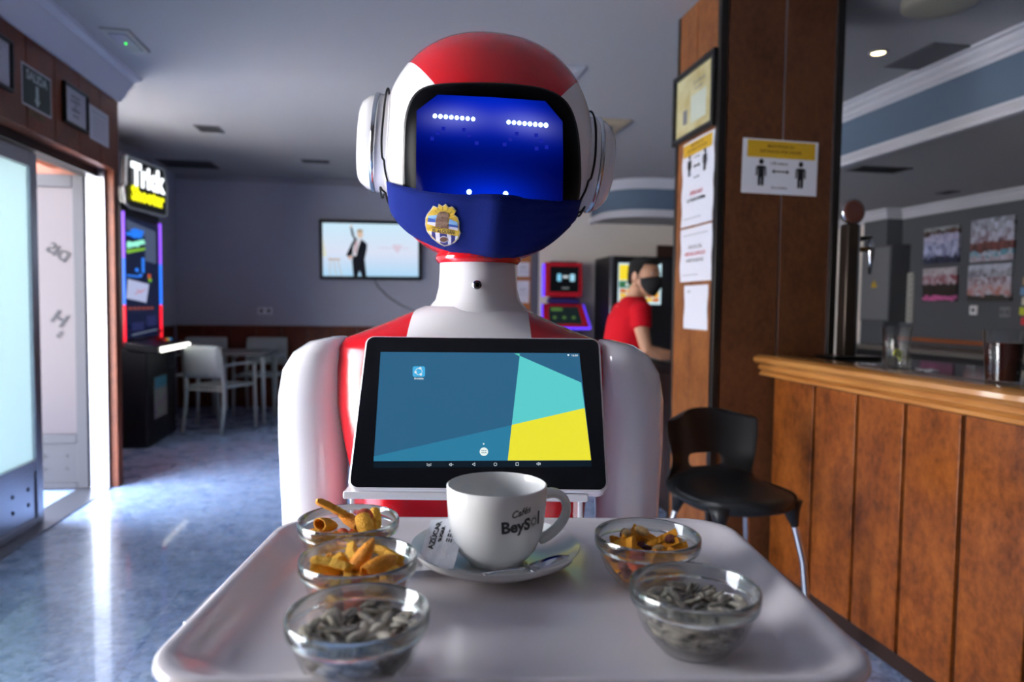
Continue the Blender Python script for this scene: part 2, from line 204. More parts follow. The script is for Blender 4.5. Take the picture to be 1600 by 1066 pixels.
  'mixA': 'p-124,23,84,0,-100,4,0;p6,1,85,9,-7,80,58;b-80,-77,115,77,-62,17,-2;r32,169,86,37,-92,-7,-8;k110,-50,95,2,-69,72,-9;r-105,-192,101,92,-13,15,35;p5,-166,89,73,67,8,-9;p-70,126,86,53,36,-46,-61;p-132,194,117,60,29,0,-75;b214,-13,141,89,9,41,17;k92,-142,172,4,99,10,0;k66,-243,167,10,-4,92,-38;p269,-175,223,6,-83,-21,-51;p190,118,113,55,55,-48,-40;k-173,-139,155,29,-74,48,-38;r-7,245,114,26,-97,-4,-2;p-211,88,115,43,48,53,55;r299,144,234,55,59,-42,-42;r18,85,78,1,-10,99,5;r-276,46,153,53,26,-7,80;b289,-62,248,67,73,8,-4;r90,-50,156,33,6,-7,-94;p116,228,133,72,49,-15,47;r-46,49,134,52,-14,16,-83;r-127,85,137,75,-25,-10,61;r35,-83,96,20,48,9,85;p-225,177,165,95,-8,30,0;b200,190,206,22,61,-39,65;r65,143,142,28,-83,-49,-2;b-78,269,205,52,44,26,-69;b-267,-56,201,27,-12,72,63;p195,-130,241,3,74,-67,3;p-33,182,150,99,16,-1,-2;b-7,-64,232,55,44,-69,-14;k-157,-14,218,67,-22,-6,71;r267,101,153,8,78,47,40;p47,40,155,48,0,53,70;b59,279,218,11,8,-19,97;p-74,44,211,40,-31,-78,38;p-203,141,242,35,33,-42,-77;r-69,127,193,9,-41,-87,-27;p-245,217,244,79,28,49,25;r128,74,153,3,76,-65,2;b41,108,239,12,27,-84,-45;k-150,48,277,19,78,59,7;k133,-266,250,20,-7,90,-39;b-318,29,297,22,-24,15,-93;b169,55,254,45,49,-72,19;c-55,-227,267,22,-94,-2,24;r111,178,280,58,-52,20,-59;k118,-141,288,53,-56,22,-59;p-297,120,222,50,3,8,-86;c241,188,338,66,-32,59,-34;c-262,-182,268,22,76,20,-58;r-172,231,192,56,28,61,49;p-37,42,283,32,-27,-60,68;k32,-218,318,60,30,-28,-69;k335,-52,339,4,-70,-66,29',
  'mixB': 'r150,-5,77,2,-94,34,-2;b-23,-206,138,11,-24,18,-95;b6,-69,115,41,-83,-39,3;r-92,-136,91,37,44,-69,-44;r124,103,80,9,-13,98,7;p123,-93,85,59,-79,-14,-5;p-191,-143,119,21,-95,3,24;r63,25,88,37,41,75,36;r103,-122,157,10,71,70,-2;p-145,-86,156,60,-78,16,10;p-185,-4,114,66,44,52,-31;p86,-188,105,60,9,29,74;p226,19,113,60,-1,17,78;r138,-4,139,3,-71,70,-1;k-51,38,83,90,6,3,43;b-139,96,122,77,-7,-42,-48;b203,136,164,37,71,54,26;r30,-132,210,3,-6,-94,34;p188,-150,122,6,-15,94,29;k238,-238,286,55,55,63,-3;b-54,207,142,53,24,43,-69;b304,-58,260,65,6,0,75;p6,116,170,22,-89,-29,-28;r36,35,158,3,-43,-18,89;r-132,-214,142,55,-33,-62,46;k106,-27,211,14,-9,8,-98;r84,171,148,6,1,-90,-44;b-277,15,197,81,24,40,-35;k33,-216,238,13,97,-21,-4;p-108,-16,171,31,83,-43,19;r138,230,134,89,30,-28,19;r295,39,170,81,-13,-49,31;p-176,199,148,1,39,-21,89;b-22,-302,258,37,-1,28,89;p92,93,157,49,8,86,-10;k115,153,240,41,10,-22,-88;p-38,24,175,44,12,43,78;p222,-74,153,21,-37,34,84;p-244,-73,136,11,-81,-22,52;p171,-220,164,36,92,-11,6;r-241,123,143,18,-44,40,-78;r283,143,219,32,-55,-68,36;p46,244,126,54,-58,61,-9;c117,-111,283,1,93,32,-17;k188,-205,334,72,-60,-29,20;r180,-135,201,23,-71,53,-39;k111,-1,292,83,-53,-1,17;b-79,109,247,85,50,0,-13;k41,187,284,16,-15,8,97;r320,56,253,11,19,96,17;c-182,255,250,52,-74,13,40;r111,300,196,57,-80,18,-7;k-167,-276,280,75,22,-59,-22;b-15,317,282,96,2,25,11;c-172,-72,259,70,-29,4,65;p59,244,208,41,-86,26,17;k254,168,322,63,-64,31,-32;b26,83,341,35,-31,-53,71;c-226,122,301,33,12,75,-57;k-76,-222,346,63,-25,-23,70;c-224,2,334,84,-53,5,8',
  'mixC': 't-115,-91,161,4,97,18,18;p90,-115,85,81,26,-19,-50;t-18,-58,118,94,-5,-18,-28;r-2,105,76,0,-99,-15,0;r86,-21,99,59,54,-58,16;r163,-68,90,2,80,-49,35;r153,38,80,84,9,-3,54;r-166,13,80,83,12,14,52;b236,25,156,15,51,34,-78;b-72,176,130,95,-16,8,25;b147,-189,164,82,-22,48,20;p48,52,133,73,36,42,41;r237,-112,127,86,-28,-28,31;r45,194,93,19,-97,-12,-7;r105,119,81,49,19,-14,-84;r-246,57,119,19,65,-66,-33;p-45,-173,95,20,-51,-52,65;p-180,148,115,19,-55,-81,-2;p203,134,122,18,91,16,34;p41,-189,100,16,80,-56,15;p71,256,147,36,91,-21,8;t191,-94,220,95,-27,9,8;t-256,-3,201,21,-88,-30,32;r-254,151,171,48,-39,35,-71;p-56,281,167,19,97,18,-5;r-287,-193,257,10,-60,-57,55;t-112,302,262,82,54,10,14;k59,-261,198,92,31,-22,2;r145,194,133,8,-42,89,-17;t-86,-179,218,27,-96,1,3;r-246,-171,181,67,46,-53,-23;t-157,91,219,11,93,-19,-29;p-172,-43,214,85,-10,-16,49;k24,-20,249,62,11,53,58;r49,165,154,4,-38,86,35;p131,61,148,79,-14,-8,60;t-95,57,261,83,16,25,47;t88,-284,286,21,27,19,-92;t280,73,268,88,-22,-22,-35;p175,197,208,71,9,-17,67;r-1,225,202,98,-12,12,14;t227,97,315,20,25,92,-24;r-83,363,349,14,11,-63,-76;r189,294,271,56,7,-53,63;k-76,226,284,20,-12,-11,-97;p124,291,209,28,-6,-78,55;b-193,-254,303,32,-54,-62,47;p-284,186,268,80,-38,-33,32;r-92,-305,195,59,-24,53,56;t222,-55,272,33,94,-2,-6;r-241,-110,255,42,-57,-57,40;p76,88,202,63,26,-68,-27;t-51,-326,331,17,52,72,-43;r-18,3,313,17,-12,64,74;t-163,-65,340,47,-84,27,4;r251,207,253,82,-16,-8,-54;r-6,-219,276,74,-65,9,15;t69,284,338,17,-93,30,10;p89,187,230,60,53,-8,-60;r-335,-114,304,8,90,-23,-36;r33,115,261,14,-59,63,-49;r-312,92,232,77,-14,57,23;t194,128,362,8,-15,27,95;p121,49,298,81,-31,-11,-49;r12,183,285,22,-34,63,-67',
}
# ================================================================= the room shell
M_ceil = mat('ceiling_paint', (168, 166, 168), .9, bump=(40, .05))
M_wallblue = mat('blue_grey_wall_paint', (178, 182, 198), .85, bump=(60, .05))
M_wallwhite = mat('pale_wall_paint', (240, 232, 224), .85)
M_walldark = mat('dark_grey_wall_paint', (84, 87, 94), .85)
M_cornice = mat('white_cornice', (206, 206, 214), .7)
M_fascia = mat('soft_blue_fascia_paint', (86, 104, 126), .85)
M_burl = burl('orange_burl_veneer', (158, 87, 33), (94, 44, 15), .3)
M_burl2 = burl('column_veneer', (150, 92, 46), (108, 60, 26), .38); M_burl3 = burl('shaded_column_veneer', (98, 58, 34), (70, 38, 20), .5)  # darker copy for the column front: its shade is put into the colour
M_brown = burl('dark_red_brown_veneer', (116, 56, 30), (86, 38, 20), .45)
M_groove = mat('dark_groove', (40, 20, 14), .6)
M_frame = mat('dark_metal_trim', (44, 40, 38), .3, metal=.6)
# terrazzo
def terrazzo():
    m = mat('blue_grey_terrazzo', (100, 112, 130), .16, spec=.8, coat=.35); N = m.node_tree.nodes; L = m.node_tree.links; b = N['Principled BSDF']
    g = N.new('ShaderNodeNewGeometry')
    v = N.new('ShaderNodeTexVoronoi'); v.inputs['Scale'].default_value = 55; L.new(g.outputs['Position'], v.inputs[0])
    s = N.new('ShaderNodeSeparateColor'); L.new(v.outputs['Color'], s.inputs[0])
    r = N.new('ShaderNodeValToRGB'); L.new(s.outputs[0], r.inputs[0]); e = r.color_ramp.elements
    e[0].position = 0; e[0].color = (*lin((84, 102, 138)), 1); e[1].position = 1; e[1].color = (*lin((206, 218, 240)), 1)
    for p, c in ((.45, (136, 160, 202)), (.75, (166, 190, 226)), (.92, (164, 180, 206))):
        q = e.new(p); q.color = (*lin(c), 1)
    n = N.new('ShaderNodeTexNoise'); n.inputs['Scale'].default_value = 14; n.inputs['Detail'].default_value = 5; L.new(g.outputs['Position'], n.inputs[0])
    r2 = N.new('ShaderNodeValToRGB'); L.new(n.outputs[0], r2.inputs[0]); r2.color_ramp.elements[0].position = .35; r2.color_ramp.elements[1].position = .65
    r2.color_ramp.elements[0].color = (*lin((116, 140, 182)), 1); r2.color_ramp.elements[1].color = (*lin((182, 202, 234)), 1)
    mx = N.new('ShaderNodeMix'); mx.data_type = 'RGBA'; mx.inputs[0].default_value = .45; L.new(r.outputs[0], mx.inputs[6]); L.new(r2.outputs[0], mx.inputs[7])
    L.new(mx.outputs[2], b.inputs['Base Color'])
    n3 = N.new('ShaderNodeTexNoise'); n3.inputs['Scale'].default_value = 6; L.new(g.outputs['Position'], n3.inputs[0])
    mr = N.new('ShaderNodeMapRange'); mr.inputs[3].default_value = .2; mr.inputs[4].default_value = .36; L.new(n3.outputs[0], mr.inputs[0]); L.new(mr.outputs[0], b.inputs['Roughness'])
    return m
M_terr = terrazzo()
floor = struct(box('floor', -2.7, 5.4, -1.3, 8.9, -.1, -.004, mat('tile_joint', (58, 62, 72), .6)))
T = .6; tile0 = None
for i in range(8):
    for j in range(17):
        if tile0 is None:
            tile0 = MB().box(.001, T-.001, .001, T-.001, -.01, 0).build('tile', M_terr, floor); t = tile0
        else:
            t = tile0.copy(); COL.objects.link(t)
        t.location = (-2.7+i*T, -1.3+j*T, 0)
box('floor_slab', 2.1, 5.4, -1.3, 8.9, -.01, 0, M_terr, floor)
# ceiling (main) and lowered ceiling over the bar, with a fascia that curves round at the back
ceil = struct(box('ceiling', -2.7, 5.4, -1.3, 8.9, 2.72, 2.85, M_ceil))
FP = [(3.25, -1.3), (3.25, 2), (3.25, 5), (3.25, 7.75), (2.95, 7.75)]+[(2.95+.47*cos(a), 8.22+.47*sin(a)) for a in [1.5*pi-pi/2*i/8 for i in range(9)]]+[(2.48, 8.7)]
pv = MB(); pv.prism(FP+[(5.3, 8.7), (5.3, -1.3)], 2.31, 2.719, lambda u, v, z: (u, v, z)); struct(pv.build('ceiling_lowered', [M_ceil]))
def sweep(name, path, prof, m, smooth=30):
    """profile (offset out, z) swept along a plan path"""
    mb = MB(); R = []
    for i, (x, y) in enumerate(path):
        a = path[max(i-1, 0)]; b = path[min(i+1, len(path)-1)]
        d0 = Vector((x-a[0], y-a[1])); d1 = Vector((b[0]-x, b[1]-y))
        if d0.length < 1e-6: d0 = d1
        if d1.length < 1e-6: d1 = d0
        n0 = Vector((-d0.y, d0.x)).normalized(); n1 = Vector((-d1.y, d1.x)).normalized(); n = (n0+n1).normalized()
        k = 1/max(n.dot(n0), .5)
        R.append([(x+n.x*o*k, y+n.y*o*k, z) for o, z in prof])
    mb.rings(R); return mb.build(name, m, smooth=smooth)
struct(sweep('trim_fascia', FP, [(0, 2.30), (.012, 2.30), (.012, 2.72), (0, 2.72)], M_fascia))
struct(sweep('trim_cornice_upper', FP, [(0, 2.615), (.02, 2.615), (.026, 2.63), (.045, 2.64), (.05, 2.66), (.075, 2.68), (.08, 2.70), (.105, 2.705), (.11, 2.719), (0, 2.719)], M_cornice))
struct(sweep('trim_cornice_lower', FP, [(0, 2.292), (.045, 2.292), (.05, 2.31), (.04, 2.325), (.035, 2.345), (.02, 2.355), (.018, 2.375), (0, 2.38)], M_cornice))
# left wall: veneered band over the shopfront, cornice, pilaster
wl_ = struct(box('wall_left', -2.2, -1.83, -1.3, 5.07, 2.10, 2.72, M_brown))
for i in range(17):
    y = 5.068-i*.295; b = box('panel', -1.832, -1.81, y-.289, y, 2.10, 2.565, M_brown, wl_, bevel=.003)
struct(box('wall_left_pilaster', -2.56, -1.812, 4.985, 5.07, 0, 2.72, M_brown, bevel=.004))
struct(box('wall_left_near', -2.2, -1.81, -1.3, .42, 0, 2.10, M_brown))
struct(sweep('trim_cornice_left', [(-1.81, 5.07), (-1.81, -1.3)], [(0, 2.56), (.02, 2.56), (.028, 2.58), (.05, 2.60), (.06, 2.63), (.09, 2.66), (.10, 2.69), (.14, 2.70), (.15, 2.719), (0, 2.719)], M_cornice))
q = MB(); q.box(-2.7, -2.55, 5.07, 5.14, 0, 2.72).box(-2.7, -2.55, 6.22, 8.85, 0, 2.72).box(-2.7, -2.55, 5.14, 6.22, 0, 1.0).box(-2.7, -2.55, 5.14, 6.22, 2.5, 2.72); struct(q.build('wall_left_recess', M_wallblue))
wf = MB(); [wf.box(-2.66, -2.60, *b_) for b_ in ((5.14, 5.20, 1.0, 2.5), (6.16, 6.22, 1.0, 2.5), (5.20, 6.16, 1.0, 1.06), (5.20, 6.16, 2.44, 2.5))]; wf = struct(wf.build('window_3', M_steel)); box('glass_pane', -2.635, -2.63, 5.20, 6.16, 1.06, 2.44, M_glass, wf)  # unseen window added to light the back of the room
struct(box('wall_left_corner_post', -2.55, -2.50, 7.9, 8.70, .97, 2.72, M_wallblue, bevel=.004))
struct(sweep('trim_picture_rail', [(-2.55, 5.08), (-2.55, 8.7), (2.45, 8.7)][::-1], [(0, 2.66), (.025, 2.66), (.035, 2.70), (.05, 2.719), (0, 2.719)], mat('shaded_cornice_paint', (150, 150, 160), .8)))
wb = struct(box('wall_back', -2.7, 5.45, 8.70, 8.85, 0, 2.72, M_wallblue))
struct(box('wall_back_light_section', 1.80, 5.3, 8.66, 8.70, 0, 2.72, M_wallwhite))
for i in range(14):
    x = -2.50+i*.295
    if x+.29 < 1.75: box('wainscot_panel', x, x+.291, 8.675, 8.70, .0, .94, M_brown, wb, bevel=.003)
box('wainscot_cap', -2.50, 1.6, 8.665, 8.70, .94, .968, M_brown, wb, bevel=.004)
wr_ = bpy.data.objects['wall_left_recess']
for i in range(12):
    y = 5.09+i*.3; box('wainscot_panel', -2.55, -2.53, y, y+.296, 0, .95, M_brown, wr_, bevel=.003)
struct(box('wall_right', 5.3, 5.45, -1.3, 6.63, 0, 2.31, M_walldark))
struct(box('wall_right_step', 5.12, 5.45, 6.63, 7.0, 0, 2.31, M_walldark))
struct(box('wall_right_far', 5.3, 5.45, 7.0, 8.7, 0, 2.31, M_wallwhite))
struct(sweep('trim_cornice_bar', [(5.3, -1.3), (5.3, 6.63), (5.12, 6.63), (5.12, 7.0), (5.3, 7.0), (5.3, 8.66)], [(0, 2.21), (.015, 2.21), (.03, 2.23), (.05, 2.25), (.065, 2.28), (.09, 2.29), (.1, 2.309), (0, 2.309)], M_cornice))
struct(box('wall_rear', -2.3, 5.45, -1.45, -1.3, 0, 2.72, mat('rear_wall_paint', (120, 112, 106), .9)))
# column
colm = struct(box('wall_column', 1.444, 2.015, 2.98, 3.45, 0, 2.72, M_groove))
cw = .012
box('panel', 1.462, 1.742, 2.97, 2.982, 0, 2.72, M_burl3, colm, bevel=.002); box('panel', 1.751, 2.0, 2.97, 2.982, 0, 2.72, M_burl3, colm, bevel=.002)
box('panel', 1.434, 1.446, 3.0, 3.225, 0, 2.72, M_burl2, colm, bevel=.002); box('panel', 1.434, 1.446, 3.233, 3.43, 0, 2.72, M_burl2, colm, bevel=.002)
box('groove_strip', 1.743, 1.750, 2.974, 2.982, 0, 2.72, M_steel, colm)
box('groove_strip', 1.438, 1.446, 3.226, 3.232, 0, 2.72, M_steel, colm)
box('corner_trim', 1.428, 1.462, 2.962, 3.0, 0, 2.72, M_frame, colm, bevel=.003)
box('corner_trim', 1.43, 1.446, 3.43, 3.458, 0, 2.72, M_frame, colm, bevel=.003)
box('corner_trim', 1.995, 2.03, 2.955, 2.985, 0, 2.72, M_frame, colm, bevel=.003)
box('brass_edge', 1.992, 1.996, 2.962, 2.972, 0, 2.72, M_steel, colm)
# outside
struct(box('pavement_outside', -14, -2.0, -6, 16, -.12, -.03, mat('pale_pavement', (196, 192, 186), .9)))
# ---- shopfront
M_frost = bpy.data.materials.new('frosted_glass'); M_frost.use_nodes = True; N = M_frost.node_tree.nodes; L = M_frost.node_tree.links
N.clear(); o_ = N.new('ShaderNodeOutputMaterial'); a_ = N.new('ShaderNodeBsdfTransparent'); b_ = N.new('ShaderNodeBsdfTranslucent'); c_ = N.new('ShaderNodeMixShader'); g_ = N.new('ShaderNodeBsdfGlossy'); c2_ = N.new('ShaderNodeMixShader')
a_.inputs[0].default_value = (.2, .28, .29, 1); b_.inputs[0].default_value = (.22, .26, .265, 1); c_.inputs[0].default_value = .90; c2_.inputs[0].default_value = .06; g_.inputs['Roughness'].default_value = .2
L.new(a_.outputs[0], c_.inputs[1]); L.new(b_.outputs[0], c_.inputs[2]); L.new(c_.outputs[0], c2_.inputs[1]); L.new(g_.outputs[0], c2_.inputs[2]); L.new(c2_.outputs[0], o_.inputs[0])
def leaf(name, w, h, label_text=False):
    """glazed metal door leaf in its own x (width) / z plane"""
    root = bpy.data.objects.new(name, None); COL.objects.link(root); root['kind'] = 'structure'
    f = MB(); f.box(0, .07, -.022, .022, .01, h).box(w-.07, w, -.022, .022, .01, h).box(.07, w-.07, -.022, .022, h-.08, h).box(.07, w-.07, -.022, .022, .31, .37).box(.07, w-.07, -.022, .022, .01, .05)
    f.build('door_frame', M_steel, root, bevel=.004)
    box('kick_plate', .07, w-.07, -.012, .012, .05, .31, M_steel, root)
    for r_ in range(2):
        for k in range(5):
            MB().lathe([(.0105, -.002), (.0105, .002)], 12, (.07+(w-.14)*(k+.5)/5, 0, .14+.085*r_), 'y', True, True).build('vent_hole', M_print, root, loc=(0, -.0135, 0))
            MB().lathe([(.0105, -.002), (.0105, .002)], 12, (.07+(w-.14)*(k+.5)/5, 0, .14+.085*r_), 'y', True, True).build('vent_hole', M_print, root, loc=(0, .0135, 0))
    box('glass_pane', .07, w-.07, -.003, .003, .37, h-.08, M_frost, root)
    return root
d1 = leaf('door_1', .92, 2.04); d1.location = (-1.95, 4.235, 0); d1.rotation_euler = (0, 0, -pi/2)
for i, y in enumerate((3.30, 2.37)):
    d = dup(d1); d.name = f'window_{i+1}'; d.location = (-1.95, y, 0)
d2 = leaf('door_2', .80, 2.05); d2.location = (-1.975, 4.955, 0); d2.rotation_euler = (0, 0, pi)
for q in [q for q in COL.objects if q.parent == d2]:
    if q.name.startswith('glass_pane'): q.data = q.data.copy(); q.data.materials[0] = mat('curtained_glass', (62, 57, 62), .3, spec=.2)
    elif q.name.startswith('door_frame') or q.name.startswith('kick'): q.data = q.data.copy(); q.data.materials[0] = mat('grey_aluminium', (50, 50, 55), .5, spec=.2)
tx = MB(); 
for s, zc, sz in (('DIS', 1.55, .10), ('H', 1.12, .13), ('S', 1.02, .06)):
    text(tx, s, sz, lambda u, v: (.165+(u*.8-v*.55), .012, zc+(u*.55+v*.8)), bold=.002)
tx.build('lettering', mat('faded_print', (30, 30, 34), .8), d2)
struct(box('door_header', -2.0, -1.9, -.45, 4.99, 2.045, 2.12, M_frame, bevel=.004))
struct(box('door_jamb', -2.02, -1.86, 4.955, 4.985, 0, 2.1, M_steel, bevel=.003))
struct(box('door_threshold', -2.05, -1.85, -.45, 4.99, -.004, .008, M_steel))
aw = MB(); aw.prism([(-2.75, 2.42), (-2.76, 2.45), (-4.0, 2.10), (-4.0, 2.07)], 5.0, 8.0, lambda u, v, t: (u, t, v))
tag(aw.build('shop_awning', mat('red_canvas', (214, 60, 40), .8)), 'red canvas awning outside above the open glass door', 'awning')
# ================================================================= bar
bar = thing('bar_counter', 'wood panelled bar counter with rounded light wood edge against the column', 'counter', (1.72, 2.95, 0))
def bb(name, x0, x1, y0, y1, z0, z1, m, **k): return box(name, x0-1.72, x1-1.72, y0-2.95, y1-2.95, z0, z1, m, bar, **k)
bb('carcass', 1.735, 2.32, -1.1, 2.962, 0, .93, M_groove)
ys = [2.958, 2.942, 2.622, 2.352, 2.103, 1.858, 1.612, 1.366, 1.12, .874, .63, .38, .13, -.12, -.37, -.62, -.87, -1.1]
for a, b in zip(ys[1:], ys[2:]): bb('panel', 1.72, 1.74, b+.009, a-.009, .06, .94, M_burl, bevel=.003)
bb('plinth', 1.725, 1.75, -1.1, 2.958, 0, .058, M_groove)
M_edge = mat('honey_wood', (196, 138, 74), .25, coat=.5, noise=(6, (168, 108, 52), 5, (6, .6, 6)))
pf = [(0, .94), (-.05, .94), (-.062, .947), (-.058, .958), (-.048, .963), (-.056, .970), (-.068, .976), (-.066, .986), (-.060, .992), (-.075, .997), (-.092, 1.012), (-.09, 1.027), (-.076, 1.037), (-.03, 1.041), (.06, 1.041), (.075, 1.034), (.075, 1.0), (0, 1.0)]
eb = MB(); eb.rings([[(x, y-2.95, z) for x, z in pf] for y in (2.962, 1.5, -1.1)]); eb.build('edge_moulding', M_edge, bar, smooth=35)
bb('countertop', 1.79, 2.33, -1.1, 2.96, 1.0, 1.03, mat('black_granite', (24, 26, 30), .08, noise=(90, (50, 54, 60), 3)), bevel=.003)
sd = thing('service_station', 'black topped dark service counter behind the column where the man leans', 'counter', (1.62, 3.5, 0))
box('cabinet', .02, .7, 0, 1.25, 0, .89, mat('black_brown_laminate', (38, 28, 26), .4), sd, bevel=.004)
box('countertop', 0, .7, 0, 1.27, .89, .92, M_blackplastic, sd, bevel=.006)
box('door_panel', .005, .02, .05, .6, .08, .84, mat('dark_wood_laminate', (52, 34, 28), .4), sd, bevel=.003)
box('door_panel', .005, .02, .64, 1.2, .08, .84, mat('dark_wood_laminate'), sd, bevel=.003)
struct(box('wall_right_white', 5.28, 5.3, 7.0, 8.66, 0, 2.25, M_wallwhite))
bk = thing('back_counter', 'dark back bar counter with wooden rail below the photos', 'counter', (5.3, 5, 0))
box('cabinet', -.6, -.01, -5, 1.6, 0, .86, mat('dark_cabinet', (28, 26, 28), .5), bk)
box('worktop', -.63, -.01, -5, 1.61, .86, .9, mat('grey_steel_top', (120, 116, 110), .35, metal=.4), bk, bevel=.004)
box('wooden_rail', -.035, -.01, -5, 1.61, .935, .975, mat('reddish_wood', (150, 84, 48), .4), bk, bevel=.003)
# ================================================================= robot
RB = GW(-.061, 1.07, 0)
rob = thing('service_robot', 'red and white humanoid waiter robot with blue visor face wearing a navy mask', 'robot', RB, -YAW)
M_red = mat('red_gloss', (206, 22, 34), .14, coat=.6)
M_wg = mat('white_shell', (238, 236, 238), .10, coat=.7)
def shell_mat(name, build):
    m = mat(name, (238, 236, 238), .22, coat=.15); N = m.node_tree.nodes; L = m.node_tree.links; b = N['Principled BSDF']
    t = N.new('ShaderNodeTexCoord'); s = N.new('ShaderNodeSeparateXYZ'); L.new(t.outputs['Object'], s.inputs[0])
    def M(op, a, b_=None, c=None):
        n = N.new('ShaderNodeMath'); n.operation = op
        for i, q in enumerate((a, b_, c)):
            if q is None: continue
            if isinstance(q, (int, float)): n.inputs[i].default_value = q
            else: L.new(q, n.inputs[i])
        return n.outputs[0]
    fac = build(M, s.outputs[0], s.outputs[1], s.outputs[2])
    mx = N.new('ShaderNodeMix'); mx.data_type = 'RGBA'; L.new(fac, mx.inputs[0]); mx.inputs[6].default_value = (*lin((238, 236, 238)), 1); mx.inputs[7].default_value = (*lin((206, 22, 34)), 1)
    L.new(mx.outputs[2], b.inputs['Base Color']); return m
# red crown stripe narrowing down to the visor corners, red chin
def headfac(M, x, y, z):
    ax = M('ABSOLUTE', x)
    top = M('MULTIPLY', M('LESS_THAN', ax, M('MULTIPLY_ADD', z, .80, .040)), M('GREATER_THAN', z, .055))
    chin = M('MULTIPLY', M('LESS_THAN', z, M('MULTIPLY_ADD', ax, .35, -.138)), 1.0)
    return M('MAXIMUM', top, chin)
M_head = shell_mat('red_and_white_head_shell', headfac)
M_torso = shell_mat('red_and_white_torso_shell', lambda M, x, y, z: M('MAXIMUM', M('GREATER_THAN', M('MULTIPLY_ADD', M('ABSOLUTE', x), 1.0, M('MULTIPLY', M('SUBTRACT', 1.25, z), -.12)), .083), M('MULTIPLY', M('LESS_THAN', z, 1.13), M('GREATER_THAN', z, .70))))
HA, HB, HC, HN = .159, .155, .168, 2.25
HMAT = Matrix.Translation((.018, .012, 1.483)) @ Matrix.Rotation(radians(3.6), 4, 'Y') @ Matrix.Rotation(radians(7), 4, 'Z')
HINV = HMAT.inverted()
def se(c, p): return math.copysign(abs(c)**p, c)
def sellip(a, b, c, n, nu=56, nv=36):
    R = []
    for j in range(nv+1):
        v = -pi/2+pi*j/nv; v = max(min(v, pi/2-.01), -pi/2+.01)
        R.append([(a*se(cos(v), 2/n)*se(cos(u), 2/n), b*se(cos(v), 2/n)*se(sin(u), 2/n), c*se(sin(v), 2/n)) for u in [2*pi*i/nu for i in range(nu)]])
    return R
head = MB().rings(sellip(HA, HB, HC, HN)).build('head_shell', M_head, rob, smooth=True); head.matrix_local = HMAT
RW = Matrix.Translation(RB) @ Matrix.Rotation(-YAW, 4, 'Z'); RWI = RW.inverted()
camR = RWI @ CAM
def rayR(px, py): return (RWI.to_3x3() @ ray(px, py))
def hit(px, py, off=0, s=1.0):
    """point of the head surface (grown by off) on the sight line, in head coordinates"""
    o = HINV @ camR; d = (HINV.to_3x3() @ rayR(px, py)).normalized()
    A, B, Cc = HA+off, HB+off, HC+off
    g = lambda t: (abs((o.x+d.x*t)/A)**HN+abs((o.y+d.y*t)/B)**HN+abs((o.z+d.z*t)/Cc)**HN)-1
    lo = .6; best = (9, 0); t = .6; found = None
    while t < 1.5:
        v = g(t)
        if v < best[0]: best = (v, t)
        if v < 0: found = t; break
        t += .01
    if found:
        a, b = found-.01, found
        for _ in range(18):
            m = (a+b)/2
            if g(m) < 0: b = m
            else: a = m
        p = o+d*b
    else:
        p = o+d*best[1]; k = (best[0]+1)**(-1/HN); p = p*k
    return p
def surf2(x, z, off=0):
    q = max(1-abs(x/(HA+off))**HN-abs(z/(HC+off))**HN, 0); return Vector((x, -(HB+off)*q**(1/HN), z))
def headpart(mb, name, m, parent=head, **k): return mb.build(name, m, parent, **k)
def cr(pts, n=6):
    out = []; N_ = len(pts)
    for i in range(N_):
        p0, p1, p2, p3 = [pts[(i+k-1) % N_] for k in range(4)]
        for j in range(n):
            t = j/n; out.append(tuple(.5*((2*b)+(c-a)*t+(2*a-5*b+4*c-d)*t*t+(3*b-a-3*c+d)*t**3) for a, b, c, d in zip(p0, p1, p2, p3)))
    return out
def polar(outline, center, off, name, m, inner=0.0, nr=8, offi=None, parent=head, **k):
    R = []
    for j in range(nr+1):
        t = inner+(1-inner)*j/nr; o = off if offi is None else offi(t)
        R.append([hit(center[0]+(x-center[0])*t, center[1]+(y-center[1])*t, o) for x, y in outline])
    mb = MB(); mb.rings(R, cap0=(inner < .02), cap1=False) if inner >= .02 else mb.rings(R[1:], cap0=True, cap1=False)
    return mb.build(name, m, parent, smooth=True, **k)
vo = cr([(632, 300), (631, 230), (635, 180), (650, 147), (680, 133), (740, 130), (800, 132), (855, 141), (886, 162), (901, 200), (906, 250), (905, 300), (893, 335), (860, 352), (770, 356), (680, 350), (645, 335)], 4)
vc = (768, 240)
M_vframe = mat('visor_black_gloss', (5, 5, 8), .3, spec=.05)
visor = polar(vo, vc, .004, 'visor_frame', M_vframe, nr=14, offi=lambda t: .005 if t < .96 else .005*(1-(t-.96)/.045))
polar([(vc[0]+(x-vc[0])*1.012, vc[1]+(y-vc[1])*1.012) for x, y in vo], vc, .001, 'visor_gasket', M_blackplastic, inner=.975, nr=2)
LED_L = [((402+i*24.6)/2.881+540, (378+i*2.0)/2.881+50) for i in range(8)]
LED_R = [((734+i*24.0)/2.881+540, (406+i*2.0)/2.881+50) for i in range(8)]
